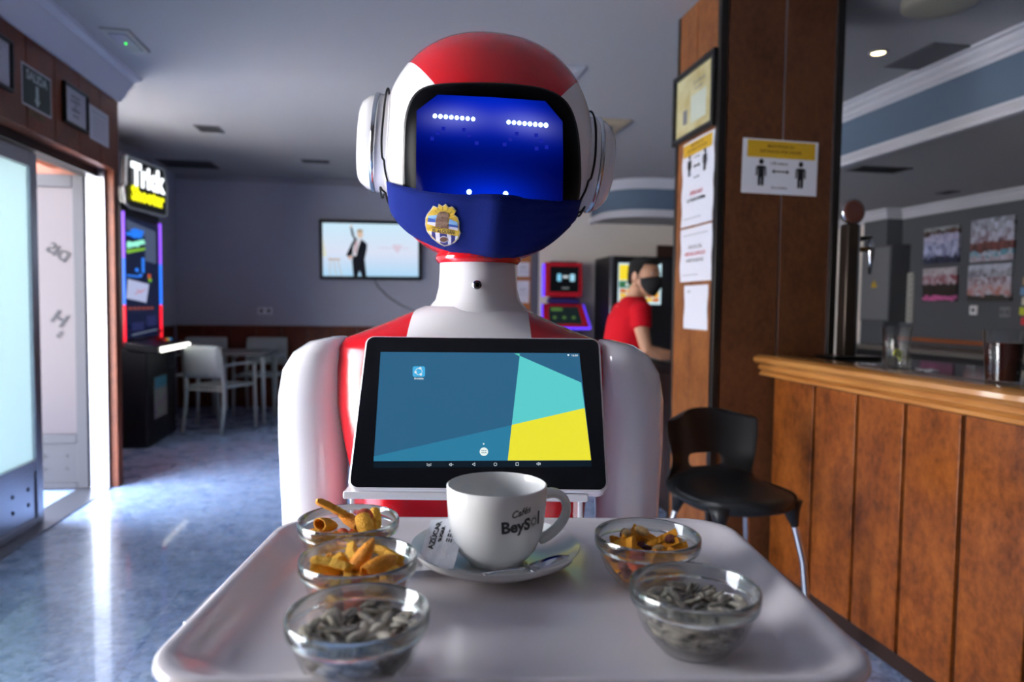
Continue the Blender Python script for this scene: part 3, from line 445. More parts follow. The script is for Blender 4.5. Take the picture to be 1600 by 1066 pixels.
def visor_mat():
    m = bpy.data.materials.new('blue_display'); m.use_nodes = True; N = m.node_tree.nodes; L = m.node_tree.links; b = N['Principled BSDF']
    b.inputs['Base Color'].default_value = (0, 0, .01, 1); b.inputs['Roughness'].default_value = .1; b.inputs['Specular IOR Level'].default_value = .04; b.inputs['Emission Strength'].default_value = 1.0
    t = N.new('ShaderNodeTexCoord')
    def blob(c, s, rad, pw=2.0):
        mp = N.new('ShaderNodeVectorMath'); mp.operation = 'SUBTRACT'; L.new(t.outputs['Object'], mp.inputs[0]); mp.inputs[1].default_value = c
        q = N.new('ShaderNodeVectorMath'); q.operation = 'MULTIPLY'; L.new(mp.outputs[0], q.inputs[0]); q.inputs[1].default_value = s
        l = N.new('ShaderNodeVectorMath'); l.operation = 'LENGTH'; L.new(q.outputs[0], l.inputs[0])
        a = N.new('ShaderNodeMath'); a.operation = 'DIVIDE'; L.new(l.outputs['Value'], a.inputs[0]); a.inputs[1].default_value = rad
        p = N.new('ShaderNodeMath'); p.operation = 'POWER'; L.new(a.outputs[0], p.inputs[0]); p.inputs[1].default_value = pw
        e = N.new('ShaderNodeMath'); e.operation = 'MULTIPLY'; L.new(p.outputs[0], e.inputs[0]); e.inputs[1].default_value = -1
        x = N.new('ShaderNodeMath'); x.operation = 'EXPONENT'; L.new(e.outputs[0], x.inputs[0]); return x.outputs[0]
    def add(a, b_, k):
        n = N.new('ShaderNodeMath'); n.operation = 'MULTIPLY_ADD'; L.new(a, n.inputs[0]); n.inputs[1].default_value = k
        if b_ is None: n.inputs[2].default_value = 0
        else: L.new(b_, n.inputs[2])
        return n.outputs[0]
    eL, eR, mo = hit(709, 184, .006), hit(824, 193.5, .006), hit(766, 312, .006); mid = hit(766, 150, .006)
    a = add(blob(eL, (.35, .4, 1), .013), None, .55); a = add(blob(eR, (.35, .4, 1), .013), a, .55)
    g = add(blob(eL, (.5, .4, 1), .026, 1.3), None, .55); g = add(blob(eR, (.5, .4, 1), .026, 1.3), g, .55); g = add(blob(mid, (.3, .4, 1), .022), g, .26)
    g = add(blob(mo, (.48, .4, 1), .026, 1.4), g, .8)
    ca = N.new('ShaderNodeCombineColor'); 
    f = add(a, None, .22); L.new(f, ca.inputs[0]); L.new(add(g, f, .035), ca.inputs[1])
    k = N.new('ShaderNodeMath'); k.operation = 'ADD'; L.new(g, k.inputs[0]); k.inputs[1].default_value = .022; L.new(k.outputs[0], ca.inputs[2])
    L.new(ca.outputs[0], b.inputs['Emission Color']); return m
sc_ = []
pp = [(684, 148), (770, 152), (852, 158), (879, 190), (880, 250), (879, 330), (850, 342), (766, 340), (680, 338), (650, 325), (650, 250), (651, 173)]
for i in range(len(pp)):
    a, b = pp[i], pp[(i+1) % len(pp)]
    for j in range(5): sc_.append((a[0]+(b[0]-a[0])*j/5, a[1]+(b[1]-a[1])*j/5))
polar(sc_, (766, 245), .0062, 'display', visor_mat(), nr=16)
led = emis('led_white_blue', (170, 215, 255), 5); dim = mat('dim_pixel', (0, 0, 10), .1, emit=(40, 56, 240), es=.42)
def disk(px, py, r, off, name, m, n=12, parent=head):
    c = hit(px, py, off); e = hit(px+r, py, off); R = (e-c).length
    nrm = (surf2(c.x, c.z, off)-Vector((0, 0, 0))); nrm = Vector((c.x/HA**2, c.y/HB**2, c.z/HC**2)).normalized()
    a = nrm.cross(Vector((0, 0, 1))).normalized(); b = nrm.cross(a)
    R0 = [c-nrm*.001+(a*cos(t)+b*sin(t))*R for t in [2*pi*i/n for i in range(n)]]; R1 = [p+nrm*.0016 for p in R0]; R2 = [c+nrm*.0012+(p-c-nrm*.0006)*.5 for p in R1]
    return MB().rings([R0, R1, R2]).build(name, m, parent)
for x, y in LED_L+LED_R: disk(x, y, 3.3, .0066, 'eye_light', led)
for x, y in ((733, 300), (790, 303)): disk(x, y, 4, .0066, 'mouth_light', led)
for x, y in ((415, 455), (390, 480), (440, 435), (533, 440), (556, 465), (590, 500), (716, 506), (742, 483), (770, 458), (858, 465), (881, 490), (905, 518), (860, 525)):
    X, Y = x/2.881+540, y/2.881+50
    MB().add([hit(X+a*2.9, Y+b*2.9, .0068) for a, b in ((-1, -1), (1, -1), (1, 1), (-1, 1))], [(0, 1, 2, 3)]).build('unlit_eye_pixel', dim, head)
# ears
for s in (-1, 1):
    pr = [(.088, .118), (.078, .135), (.073, .150), (.072, .163), (.069, .176), (.062, .186), (.056, .190), (.050, .1905), (.046, .188), (0.001, .188)]
    ear = MB().lathe([(r, s*x) for r, x in pr], 40, (0, .005, -.002), 'x', False, True).build('ear_dome', M_wg, head, smooth=50)
    MB().lathe([(.0705, s*.1625), (.0735, s*.164), (.0735, s*.169), (.070, s*.1705)], 40, (0, .005, -.002), 'x').build('ear_ring', M_chrome, ear, smooth=True)
# neck
nk = [(.0585, .060, 1.325), (.0585, .060, 1.30), (.060, .061, 1.275), (.0645, .065, 1.257), (.075, .072, 1.245), (.086, .075, 1.238), (.088, .070, 1.215)]
nb = MB(); nb.rings([[(a*cos(t), b*sin(t), z) for t in [2*pi*i/44 for i in range(44)]] for a, b, z in nk]); neck = nb.build('neck', shell_mat('white_neck_shell', lambda M, x, y, z: M('GREATER_THAN', M('ABSOLUTE', x), .5)), rob, smooth=True); neck.location = (.008, 0, 0)
lens = MB().lathe([(.0068, -.006), (.0068, .0), (.0055, .0012), (.0045, .0)], 20, (0, 0, 0), 'y', True, True).build('neck_camera', M_chrome, rob, smooth=40); lens.rotation_euler = (0, 0, pi); lens.location = (.0095, -.0618, 1.2785)
MB().lathe([(.0042, -.001), (.0038, .0026), (.001, .0032)], 16, (0, 0, 0), 'y', True, True).build('camera_lens', M_vframe, lens, smooth=True)
neck_collar = MB().lathe([(.058, 1.33), (.064, 1.325), (.066, 1.318), (.0605, 1.312)], 40, (.008, 0, 0)).build('red_collar', M_red, rob, smooth=True)
# torso
def loft(secs, n=44, ex=2.4):
    mb = MB(); mb.rings([[(cx+a*se(cos(t), 2/ex), cy+b*se(sin(t), 2/ex), z) for t in [2*pi*i/n for i in range(n)]] for cx, cy, a, b, z in secs]); return mb
ts = [(0, 0, .072, .066, 1.247), (0, 0, .098, .078, 1.236), (0, 0, .130, .084, 1.222), (0, 0, .163, .088, 1.209), (0, 0, .192, .092, 1.198), (0, 0, .205, .097, 1.183), (0, 0, .209, .102, 1.15), (0, 0, .206, .108, 1.10), (0, 0, .194, .112, 1.04), (0, 0, .182, .110, .99), (0, 0, .176, .106, .93), (0, 0, .176, .104, .86), (0, 0, .165, .11, .76), (0, 0, .165, .13, .6), (0, 0, .18, .16, .4), (0, 0, .205, .20, .2), (0, 0, .225, .23, .09), (0, 0, .215, .22, .02)]
loft(ts).build('torso', M_torso, rob, smooth=True)
MB().lathe([(.19, 0), (.205, .004), (.205, .03), (.19, .034)], 40).build('base_skirt', M_blackplastic, rob, smooth=40)
# arms: shoulder, upper arm, elbow, forearm reaching under the tray, hand
for s in (-1, 1):
    A = [((.206, 0, 1.1985), .010, .03), ((.218, 0, 1.192), .028, .052), ((.228, 0, 1.176), .042, .064), ((.236, 0, 1.15), .050, .069), ((.241, 0, 1.11), .0525, .068), ((.242, 0, 1.05), .0525, .062), ((.242, .0, .99), .051, .056), ((.242, .0, .94), .049, .052)]
    R = []
    for (x, y, z), a, b in A: R.append([(s*(x+a*se(cos(t), .9)), y+b*se(sin(t), .9), z) for t in [2*pi*i/32 for i in range(32)]])
    # elbow bend: rotate ring plane forward
    for k, (y, z, a, b, x, tilt) in enumerate(((-.006, .905, .047, .050, .241, 20), (-.025, .878, .045, .047, .239, 45), (-.06, .868, .042, .043, .234, 70), (-.14, .880, .037, .036, .216, 84), (-.22, .915, .032, .030, .192, 88), (-.29, .950, .028, .024, .170, 90), (-.32, .963, .022, .018, .164, 92))):
        tl = radians(tilt); R.append([(s*(x+a*se(cos(t), .9)), y+b*se(sin(t), .9)*cos(tl), z+b*se(sin(t), .9)*sin(tl)) for t in [2*pi*i/32 for i in range(32)]])
    arm = MB().rings(R).build('arm', M_wg, rob, smooth=True)
    for k in range(4):   # flat mechanical fingers under the tray
        x0 = s*(.140+.012*k); MB().tube([(x0, -.31, .963), (x0, -.34, .974), (x0, -.375, .978)], [.0065, .006, .005], 8).build('finger', M_wg, arm, smooth=True)
    MB().tube([(s*.188, -.30, .962), (s*.196, -.325, .970), (s*.196, -.35, .975)], [.007, .0065, .005], 8).build('thumb', M_wg, arm, smooth=True)
# ---- tablet on the chest
def onfw(fw, px, py):
    d = rayR(px, py); return camR+d*((fw-1.07-camR.y)/d.y)
TBL, TBR, TTL, TTR = onfw(.846, 548, 766), onfw(.846, 960, 768), onfw(.957, 566, 523), onfw(.957, 930, 529)
t_o = (TBL+TBR+TTL+TTR)/4; t_x = ((TBR-TBL)+(TTR-TTL)).normalized(); t_n = t_x.cross(((TTL-TBL)+(TTR-TBR))).normalized(); t_y = t_n.cross(t_x)
TM = Matrix((( t_x.x, t_y.x, t_n.x, t_o.x), (t_x.y, t_y.y, t_n.y, t_o.y), (t_x.z, t_y.z, t_n.z, t_o.z), (0, 0, 0, 1)))   # z points at the camera
TW = ((TBR-TBL).length+(TTR-TTL).length)/4; TH = ((TTL-TBL).length+(TTR-TBR).length)/4
TMI = TM.inverted()
def tab(px, py):
    o = TMI @ camR; d = TMI.to_3x3() @ rayR(px, py); t = -o.z/d.z; return (o.x+d.x*t, o.y+d.y*t)
tb = MB().prism(rrect(-TW, TW, -TH, TH, .012, 6), -.024, -.0005, lambda u, v, z: (u, v, z)).build('tablet_housing', M_white, rob, bevel=.003); tb.matrix_local = TM
MB().prism(rrect(-TW+.003, TW-.003, -TH+.003, TH-.003, .010, 6), -.001, .0006, lambda u, v, z: (u, v, z)).build('tablet_glass', mat('tablet_black_glass', (7, 8, 12), .12, spec=.4), tb)
def scr(c, s=1.0): return mat('scr%d_%d_%d' % c, (2, 2, 2), .25, spec=.3, emit=c, es=s)
def tpoly(name, pts, m, z, zoom=True):
    P = [tab(*((x/2.581+440, y/2.581+380) if zoom else (x, y))) for x, y in pts]
    return MB().prism(P, z-.0001, z, lambda u, v, w_: (u, v, w_)).build(name, m, tb)
tpoly('screen', [(399, 438), (1200, 444), (1251, 903), (370, 907)], scr((10, 24, 36)), .0008)
tpoly('wallpaper', [(400, 440), (1200, 446), (1248, 877), (372, 881)], scr((44, 98, 134)), .0010)
tpoly('wallpaper_light_blue', [(372, 862), (930, 735), (912, 877), (372, 881)], scr((44, 124, 160)), .0012)
tpoly('wallpaper_teal', [(960, 456), (1208, 564), (1222, 668), (928, 736)], scr((92, 204, 204)), .0012)
tpoly('wallpaper_teal', [(938, 447), (960, 447), (960, 458)], scr((92, 204, 180)), .0012)
tpoly('wallpaper_yellow', [(928, 735), (1222, 667), (1248, 877), (912, 878)], scr((236, 228, 52)), .0014)
def ticon(cx, cy, polys, m, z=.0018, name='icon'):
    mb = MB()
    for p in polys: mb.prism([tab((cx+x)/2.581+440, (cy+y)/2.581+380) for x, y in p], z-.0001, z, lambda u, v, w_: (u, v, w_))
    return mb.build(name, m, tb)
def ringp(cx, cy, r1, r2, n=20):
    return [[(cx+r*cos(a), cy+r*sin(a)) for r, a in ((r1, 2*pi*i/n), (r2, 2*pi*i/n), (r2, 2*pi*(i+1)/n), (r1, 2*pi*(i+1)/n))] for i in range(n)]
def line(x0, y0, x1, y1, w=1.6):
    d = Vector((x1-x0, y1-y0)).normalized()*w/2; return [(x0-d.y, y0+d.x), (x1-d.y, y1+d.x), (x1+d.y, y1-d.x), (x0+d.y, y0-d.x)]
wm = scr((225, 235, 240))
ticon(554, 520, [rrect(-25, 25, -21, 21, 7)], scr((70, 176, 228)), .0015, 'app_icon')
ticon(554, 520, ringp(0, 0, 12, 14)+[circ(-13, 3, 5, n=10), circ(6, -13, 5, n=10), circ(8, 12, 5, n=10)], wm, .0018, 'app_icon_mark')
ticon(816, 843, [circ(0, 0, 17, 17, 28)], scr((232, 244, 240)), .0016, 'app_drawer_button')
ticon(816, 843, [circ(x*7.5, y*7, 2.2, n=8) for x in (-1, 0, 1) for y in (-.6, .6)], scr((60, 120, 140)), .0019, 'app_drawer_dots')
ticon(815, 812, [circ(0, 0, 3.4, n=12)], wm, name='page_dot')
ticon(595, 896, [line(-10, -5, 0, -1), line(0, -1, 10, -5), line(-10, 1, 0, 5), line(0, 5, 10, 1)], wm, name='hide_bar_icon')
spk = [line(-7, -2.5, -3, -2.5), line(-7, 2.5, -3, 2.5), line(-7, -2.5, -7, 2.5), line(-3, -2.5, 1, -6), line(-3, 2.5, 1, 6), line(1, -6, 1, 6)]
ticon(684, 895, spk+[line(4, 0, 9, 0, 2)], wm, name='volume_down_icon')
ticon(775, 894, [line(5, -6, -6, 0), line(-6, 0, 5, 6), line(5, 6, 5, -6)], wm, name='back_icon')
ticon(862, 894, ringp(0, 0, 5, 6.6, 16), wm, name='home_icon')
ticon(950, 893, [line(-5.5, -5.5, 5.5, -5.5), line(5.5, -5.5, 5.5, 5.5), line(5.5, 5.5, -5.5, 5.5), line(-5.5, 5.5, -5.5, -5.5)], wm, name='recent_icon')
ticon(1036, 892, spk+[line(4, -3, 4, 3), line(7, -5, 7, 5)], wm, name='volume_up_icon')
ticon(1156, 455, [[(-5, -3), (0, -5), (5, -3), (0, 4)]], wm, name='wifi_icon')
def ttext(s, cx, cy, size, m=wm, name='lettering', bold=.0, z=.0018):
    c = tab(cx/2.581+440, cy/2.581+380); mb = MB(); text(mb, s, size, lambda u, v: (c[0]+u, c[1]+v, z), bold=bold); return mb.build(name, m, tb)
ttext('SHAREit', 554, 549, .0036, bold=.00008); ttext('16:30', 1181, 456, .0040, bold=.00005)
brk = MB().prism(rrect(-.152, .152, -.006, .006, .003, 3), -.32, -.02, lambda u, v, z: (u+.006, z*.2-.155, v*.85+1.0125)).build('tablet_bracket', M_white, rob, bevel=.0015)
box('bracket_post', .150, .157, -.17, -.10, .93, 1.008, M_white, rob, bevel=.002); box('bracket_post', -.150, -.144, -.165, -.10, .93, 1.008, M_white, rob, bevel=.002)
# ---- face mask with crest
top = [(603, 283), (640, 293), (690, 300), (737, 302.5), (790, 304), (850, 311), (909, 313)]
bot = [(609, 336), (640, 366), (680, 386), (730, 400), (785, 406), (850, 388), (900, 346)]
def lerpc(c, s):
    k = s*(len(c)-1); i = min(int(k), len(c)-2); f_ = k-i
    a, b, c2, d = c[max(i-1, 0)], c[i], c[i+1], c[min(i+2, len(c)-1)]
    return tuple(.5*((2*q)+(r-p)*f_+(2*p-5*q+4*r-t)*f_*f_+(3*q-p-3*r+t)*f_**3) for p, q, r, t in zip(a, b, c2, d))
def moff(px, py):
    return .010+.007*math.exp(-((px-779+(py-300)*.10)/26)**2)+.0010*sin(px*.11+py*.25)*max(0, min(1, (px-760)/60))+.0006*sin(py*.5+px*.02)
NS, NT = 72, 18; V = []
for j in range(NT+1):
    for i in range(NS+1):
        s, t = i/NS, j/NT; a, b = lerpc(top, s), lerpc(bot, s); x, y = a[0]+(b[0]-a[0])*t, a[1]+(b[1]-a[1])*t
        e = min(1, min(s, 1-s)*9+.35)*min(1, t*5+.5, (1-t)*5+.45); V.append(hit(x, y, moff(x, y)*e))
mk = MB().add(V, [(j*(NS+1)+i, j*(NS+1)+i+1, (j+1)*(NS+1)+i+1, (j+1)*(NS+1)+i) for j in range(NT) for i in range(NS)])
M_navy = mat('navy_cloth', (20, 36, 112), .9, spec=.15, bump=(900, .25))
mask = mk.build('face_mask', M_navy, head, smooth=True)
mask['label'] = 'navy cloth face mask with a football club crest'
hem = MB()
for crv, dy in ((top, 2.5), (bot, -2.5)):
    n = 60
    for i in range(1, n, 2):
        a = lerpc(crv, i/n); b = lerpc(crv, (i+.9)/n); hem.tube([hit(a[0], a[1]+dy, moff(*a)*.9+.001), hit(b[0], b[1]+dy, moff(*b)*.9+.001)], .0004, 4)
hm = hem.build('hem_stitching', mat('navy_thread', (20, 32, 96), .9), mask); hm['kind'] = 'stuff'
M_el = mat('black_elastic', (14, 14, 16), .8)
def hp(x, y, z): return Vector((x, y, z))
for s in (-1, 1):
    e0 = hit(*((604, 286) if s < 0 else (908, 315)), .004); e1 = hit(*((606, 330) if s < 0 else (903, 340)), .004)
    pts = [e0]+[hp(s*(.153 if a < 200 else .150), .005+.080*cos(radians(a)), -.002+.080*sin(radians(a))) for a in (212, 190, 168, 145, 120, 92, 62, 30, 0, -30, -60, -90, -118)][:: 1]+[e1]
    q = []
    for i in range(len(pts)-1):
        for k in range(6):
            t = k/6; a, b, c, d = pts[max(i-1, 0)], pts[i], pts[i+1], pts[min(i+2, len(pts)-1)]
            q.append(.5*((2*b)+(c-a)*t+(2*a-5*b+4*c-d)*t*t+(3*b-a-3*c+d)*t**3))
    # keep the cord outside the shell
    r_ = []
    for p in q+[pts[-1]]:
        g = abs(p.x/HA)**HN+abs(p.y/HB)**HN+abs(p.z/HC)**HN; k = g**(-1/HN)
        r_.append(p*k*1.012 if k > .97 else p)
    MB().tube(r_, .0017, 6).build('ear_loop', M_el, mask, smooth=True)
def cpt(x, y, dz): X, Y = x/12.54+645, y/12.54+310; return hit(X, Y, moff(X, Y)+.0016+dz)
def crest(name, polys, m, dz, parent, cuts=3):
    bm = bmesh.new()
    for P in polys:
        vs = [bm.verts.new((x, y, 0)) for x, y in P]; bm.faces.new(vs)
    bmesh.ops.triangulate(bm, faces=bm.faces); 
    for _ in range(cuts):
        L_ = [e for e in bm.edges if e.calc_length() > 60]
        if L_: bmesh.ops.subdivide_edges(bm, edges=L_, cuts=1); bmesh.ops.triangulate(bm, faces=bm.faces)
    mb = MB(); bm.verts.index_update(); mb.add([cpt(v.co.x, v.co.y, dz) for v in bm.verts], [tuple(v.index for v in f.verts) for f in bm.faces]); bm.free()
    return mb.build(name, m, parent)
c_ol = [(280, 300), (390, 290), (340, 235), (425, 232), (400, 145), (490, 180), (505, 105), (580, 150), (645, 108), (700, 175), (775, 158), (770, 240), (855, 245), (810, 320), (880, 370), (830, 395), (910, 460), (912, 600), (935, 680), (900, 790), (820, 870), (720, 920), (620, 942), (500, 885), (370, 780), (270, 640), (240, 520), (245, 390)]
def shrink(P, k, c=(590, 540)): return [(c[0]+(x-c[0])*k, c[1]+(y-c[1])*k) for x, y in P]
crb = crest('crest_border', [c_ol], mat('crest_silver', (186, 180, 160), .5), 0, mask)
crest_gold = crest('crest_gold', [shrink(c_ol, .95)], mat('crest_gold', (206, 170, 50), .6), .0003, mask)
petal = mat('crest_outline', (110, 84, 30), .7)
crest('crest_ray_lines', [line(490, 190, 520, 235, 8), line(585, 160, 585, 235, 8), line(690, 190, 665, 250, 8), line(770, 250, 725, 300, 8), line(430, 240, 470, 275, 8), line(805, 325, 755, 345, 8)], petal, .0006, mask)
crest('crest_sky', [[(300, 345), (480, 325), (450, 420), (300, 380)], [(720, 400), (870, 470), (885, 540), (700, 500)]], mat('crest_sky_blue', (120, 164, 206), .6), .0006, mask)
crest('crest_sea', [[(300, 380), (450, 420), (445, 470), (290, 460)], [(700, 500), (885, 540), (885, 580), (700, 550)]], mat('crest_sea_blue', (58, 92, 168), .6), .0006, mask)
crest('crest_shore', [[(290, 460), (445, 475), (440, 545), (285, 505)], [(700, 550), (885, 580), (885, 635), (705, 595)]], mat('crest_pale', (196, 194, 210), .6), .0006, mask)
crest('crest_tower', [[(485, 300), (540, 262), (620, 255), (690, 290), (712, 340), (690, 420), (705, 600), (440, 560), (455, 430)]], mat('crest_tower_brown', (128, 98, 78), .7, noise=(500, (98, 74, 58))), .0008, mask)
crest('crest_tower_window', [circ(578, 378, 22, 9, 12)], M_print, .0011, mask)
crest('crest_stripes_white', [[(315, 642), (368, 652), (372, 735), (345, 705)], [(440, 668), (525, 680), (540, 880), (455, 825)], [(668, 705), (752, 718), (750, 900), (690, 905)], [(832, 735), (888, 742), (868, 795), (828, 820)]], mat('crest_white', (214, 212, 222), .6), .0006, mask)
crest('crest_stripes_blue', [[(368, 652), (440, 668), (455, 825), (372, 735)], [(525, 680), (668, 705), (690, 905), (620, 925), (540, 880)], [(752, 718), (832, 735), (828, 820), (750, 900)]], mat('crest_navy', (38, 42, 118), .6), .0006, mask)
crest('crest_ball_rim', [circ(605, 805, 86, 62, 24)], mat('crest_white'), .0009, mask); crest('crest_ball', [circ(605, 807, 76, 50, 24)], mat('crest_ball_brown', (92, 60, 44), .6), .0012, mask)
ct = MB()
for s_, x, y, sz, an, bo in (('EL ALQUIAN', 600, 655, 78, 7, 2.2), ('Club Deportivo Comarca', 590, 600, 42, 9, .8)):
    v, f = text2d(s_, sz, bold=bo); a = radians(an); ct.add([cpt(x+u*cos(a)+w_*sin(a), y+u*sin(a)-w_*cos(a), .0013) for u, w_ in v], f)
ct.build('crest_lettering', M_print, mask)
# ================================================================= tray
TZ = 1.0035
tray = thing('serving_tray', 'white plastic serving tray with raised rim held in front of the robot', 'tray', GW(.002, .577, TZ), -YAW+radians(1.5))
def trr(x, y, r): return rrect(-x, x, -y, y, r, 8)
R = []
for x, y, r, z in ((.186, .130, .03, 0), (.192, .136, .034, .0006), (.200, .144, .036, .004), (.208, .152, .038, .0105), (.214, .158, .040, .0160), (.2185, .1625, .042, .0185), (.2225, .1665, .044, .0186), (.2255, .1695, .045, .0165), (.226, .170, .045, .012), (.222, .166, .043, .008), (.206, .150, .038, -.006), (.190, .134, .034, -.0085)):
    R.append([(px_, py_, z) for px_, py_ in trr(x, y, r)])
MB().rings(R).build('tray_body', mat('white_tray_plastic', (222, 214, 216), .22, coat=.25), tray, smooth=True).scale = (1.045, .972, 1)
MB().prism([(-.250, -.035), (-.232, -.035), (-.232, .035), (-.250, .02)], -.006, .004, lambda u, v, z: (u, v-.02, z)).build('tray_clip', M_steel, tray, bevel=.0015)
# ---- cup, saucer, spoon, sugar
M_porc = mat('white_porcelain', (226, 226, 224), .16, coat=.1)
sauc = thing('saucer', 'white porcelain saucer under the coffee cup on the tray', 'saucer', GW(-.013, .647, TZ+.0004))
MB().lathe([(.001, .0045), (.026, .0045), (.030, .0055), (.034, .005), (.055, .0095), (.070, .0165), (.0775, .0215), (.079, .0222), (.0793, .0210), (.074, .0145), (.058, .0065), (.040, .002), (.036, 0), (.032, 0), (.030, .002), (.001, .002)], 72, cap0=True, cap1=True).build('dish', M_porc, sauc, smooth=60)
CW = GW(-.0125, .647, TZ+.0056)
cup = thing('coffee_cup', 'large white porcelain coffee cup with dark printed lettering, standing on the saucer', 'cup', CW, -YAW)
cp = [(.001, .0035), (.022, .0035), (.0265, .006), (.034, .014), (.0395, .026), (.0425, .040), (.0442, .060), (.0447, .0715), (.0458, .0735), (.0472, .0725), (.0468, .060), (.0452, .040), (.0425, .026), (.0372, .013), (.0300, .005), (.0262, .0025), (.0255, 0), (.022, 0), (.0215, .0015), (.001, .0015)]
cpo = cp[9:16][::-1]
MB().lathe(cp, 72, cap0=True, cap1=True).build('cup_body', M_porc, cup, smooth=60)
hpts = [(.044, .060), (.054, .063), (.064, .0595), (.0705, .050), (.069, .038), (.061, .027), (.050, .0195), (.040, .016)]
MB().tube([(x*cos(.25), x*sin(.25), z) for x, z in hpts], [.0075, .0065, .006, .006, .006, .006, .0065, .0075], 12, flat=.8).build('cup_handle', M_porc, cup, smooth=True, sub=1)
def cuprad(z):
    for (r0, z0), (r1, z1) in zip(cpo, cpo[1:]):
        if z0 <= z <= z1: return r0+(r1-r0)*(z-z0)/(z1-z0)
    return .046
def cupmap(a0, z0, an):
    def f(u, v):
        U = u*cos(an)-v*sin(an); Vv = u*sin(an)+v*cos(an); z = z0+Vv; r = cuprad(z)+.00025; a = -pi/2+a0+U/.045; return (r*cos(a), r*sin(a), z)
    return f
lt = MB(); text(lt, 'BeyS', .0145, cupmap(.42, .0455, .06), bold=.0006, align='CENTER'); text(lt, 'l', .0165, cupmap(.985, .0490, .06), bold=.0007)
text(lt, 'Cafés', .0085, cupmap(.50, .0580, .22), bold=.00022, shear=.35)
lt.build('brand_lettering', mat('print_dark_grey', (46, 46, 48), .4), cup)
sb = MB(); cm = cupmap(.835, .0475, 0)
for i in range(14):
    a = 2*pi*i/14; sb.add([cm(.0038*cos(a-.13), .0038*sin(a-.13)), cm(.0062*cos(a), .0062*sin(a)), cm(.0038*cos(a+.13), .0038*sin(a+.13))], [(0, 1, 2)])
for i in range(16):
    a, b = 2*pi*i/16, 2*pi*(i+1)/16; sb.add([cm(r*cos(t), r*sin(t)) for r, t in ((.0022, a), (.0036, a), (.0036, b), (.0022, b))], [(0, 1, 2, 3)])
sb.build('sun_emblem', mat('print_mid_grey', (120, 120, 120), .4), cup)
sp = thing('teaspoon', 'stainless steel teaspoon resting on the saucer right of the cup', 'spoon', GW(.036, .617, TZ+.013), -YAW+radians(28))
S_ = []
for j in range(9):
    t = j/8; x = -.021+.044*t; w_ = .0135*sqrt(max(1-((x-.001)/.0225)**2, 0))+.0008; d_ = .006*(1-((x-.001)/.023)**2)
    S_.append([(x, w_*k/4, -d_*(1-(k/4)**2)+.0045*(x/.023)*(x > 0)) for k in range(-4, 5)])
MB().rings(S_, False, False, closed=False).build('spoon_bowl', M_chrome, sp, smooth=True, solid=.0008)
MB().tube([(-.020, 0, .0), (-.035, .002, .0015), (-.05, .006, .0005), (-.062, .010, -.002)], [.003, .002, .002, .003], 8, flat=.5).build('spoon_handle', M_chrome, sp, smooth=True)
su = thing('sugar_packet', 'white paper sugar packet with black print leaning on the saucer left of the cup', 'packet', GW(-.0625, .633, TZ+.0262), -YAW+radians(-14)); su.scale = (.86, 1, 1)
V = []; nx_, ny_ = 14, 16
for j in range(ny_+1):
    for i in range(nx_+1):
        u, v = i/nx_*2-1, j/ny_*2-1; th = .0032*(1-u*u)*(1-v**4); V.append((u*.0215, v*.030, th+.0009*sin(u*7+v*3)*(1-abs(v))))
n1 = len(V); V += [(x, y, z-2*.0032*(1-(x/.0215)**2)*(1-(y/.030)**4)-.0002) for x, y, z in V]
fs = [(j*(nx_+1)+i, j*(nx_+1)+i+1, (j+1)*(nx_+1)+i+1, (j+1)*(nx_+1)+i) for j in range(ny_) for i in range(nx_)]
pk = MB().add(V, fs+[tuple(q+n1 for q in f[::-1]) for f in fs]); pk.build('packet_paper', mat('sugar_paper', (224, 224, 228), .6, bump=(120, .3)), su, smooth=True)
for ch in [o for o in COL.objects if o.parent == su]: ch.rotation_euler = (radians(31), radians(-8), 0)
zt = lambda x, y: .0032*(1-(x/.0215)**2)*(1-(y/.03)**4)+.0009*sin(x/.0215*7+y/.03*3)*(1-abs(y/.03))+.0005
pr_ = MB()
for s_, cx, cy, sz, sh in (('AZÚCAR', -.009, .008, .0085, 0), ('SUGAR', -.001, .008, .0055, 0)):
    text(pr_, s_, sz, lambda u, v: (cx-v, cy+u, zt(cx-v, cy+u)), bold=.0003)
for cy in (-.002, .004, .010, .016):
    for k in range(3): pr_.add([(.0065+k*.0022+dx, cy+dy, zt(.0065+k*.0022+dx, cy+dy)) for dx, dy in ((0, 0), (.0014, 0), (.0014, .0042), (0, .0042))], [(0, 1, 2, 3)])
q_ = pr_.build('packet_print', M_print, su); q_.rotation_euler = (radians(31), radians(-8), 0)
# ================================================================= glass bowls with nuts and seeds
def bowl(label, x, y):
    b = thing('glass_bowl', label, 'bowl', GW(x, y, TZ), 0, 'small glass snack bowls on the tray')
    pr = [(.0005, .0042), (.018, .0044), (.0265, .0080), (.0338, .0160), (.0378, .0255), (.0402, .0335), (.0428, .0362), (.0442, .0455), (.0452, .0468), (.0463, .0455), (.0462, .0372), (.0452, .0345), (.0425, .0325), (.0405, .025), (.0365, .015), (.029, .006), (.0245, .0022), (.0235, 0), (.0205, 0), (.0195, .0015), (.0005, .0015)]
    MB().lathe(pr, 64, cap0=True, cap1=True).build('bowl_glass', M_glass, b, smooth=45)
    MB().lathe([(.0431, .0375), (.0443, .0456), (.0449, .0466), (.0453, .0469), (.0458, .0466), (.0464, .0455), (.0464, .0385), (.0459, .0355), (.0448, .0345), (.0431, .0375)], 64).build('rim', mat('refractive_glass', (250, 255, 253), 0, trans=1, ior=1.5), b, smooth=60)
    return b
BW = {'mixA': (-.150, .640), 'mixB': (-.120, .545), 'seedsA': (-.098, .445), 'mixC': (.122, .607), 'seedsB': (.134, .494)}
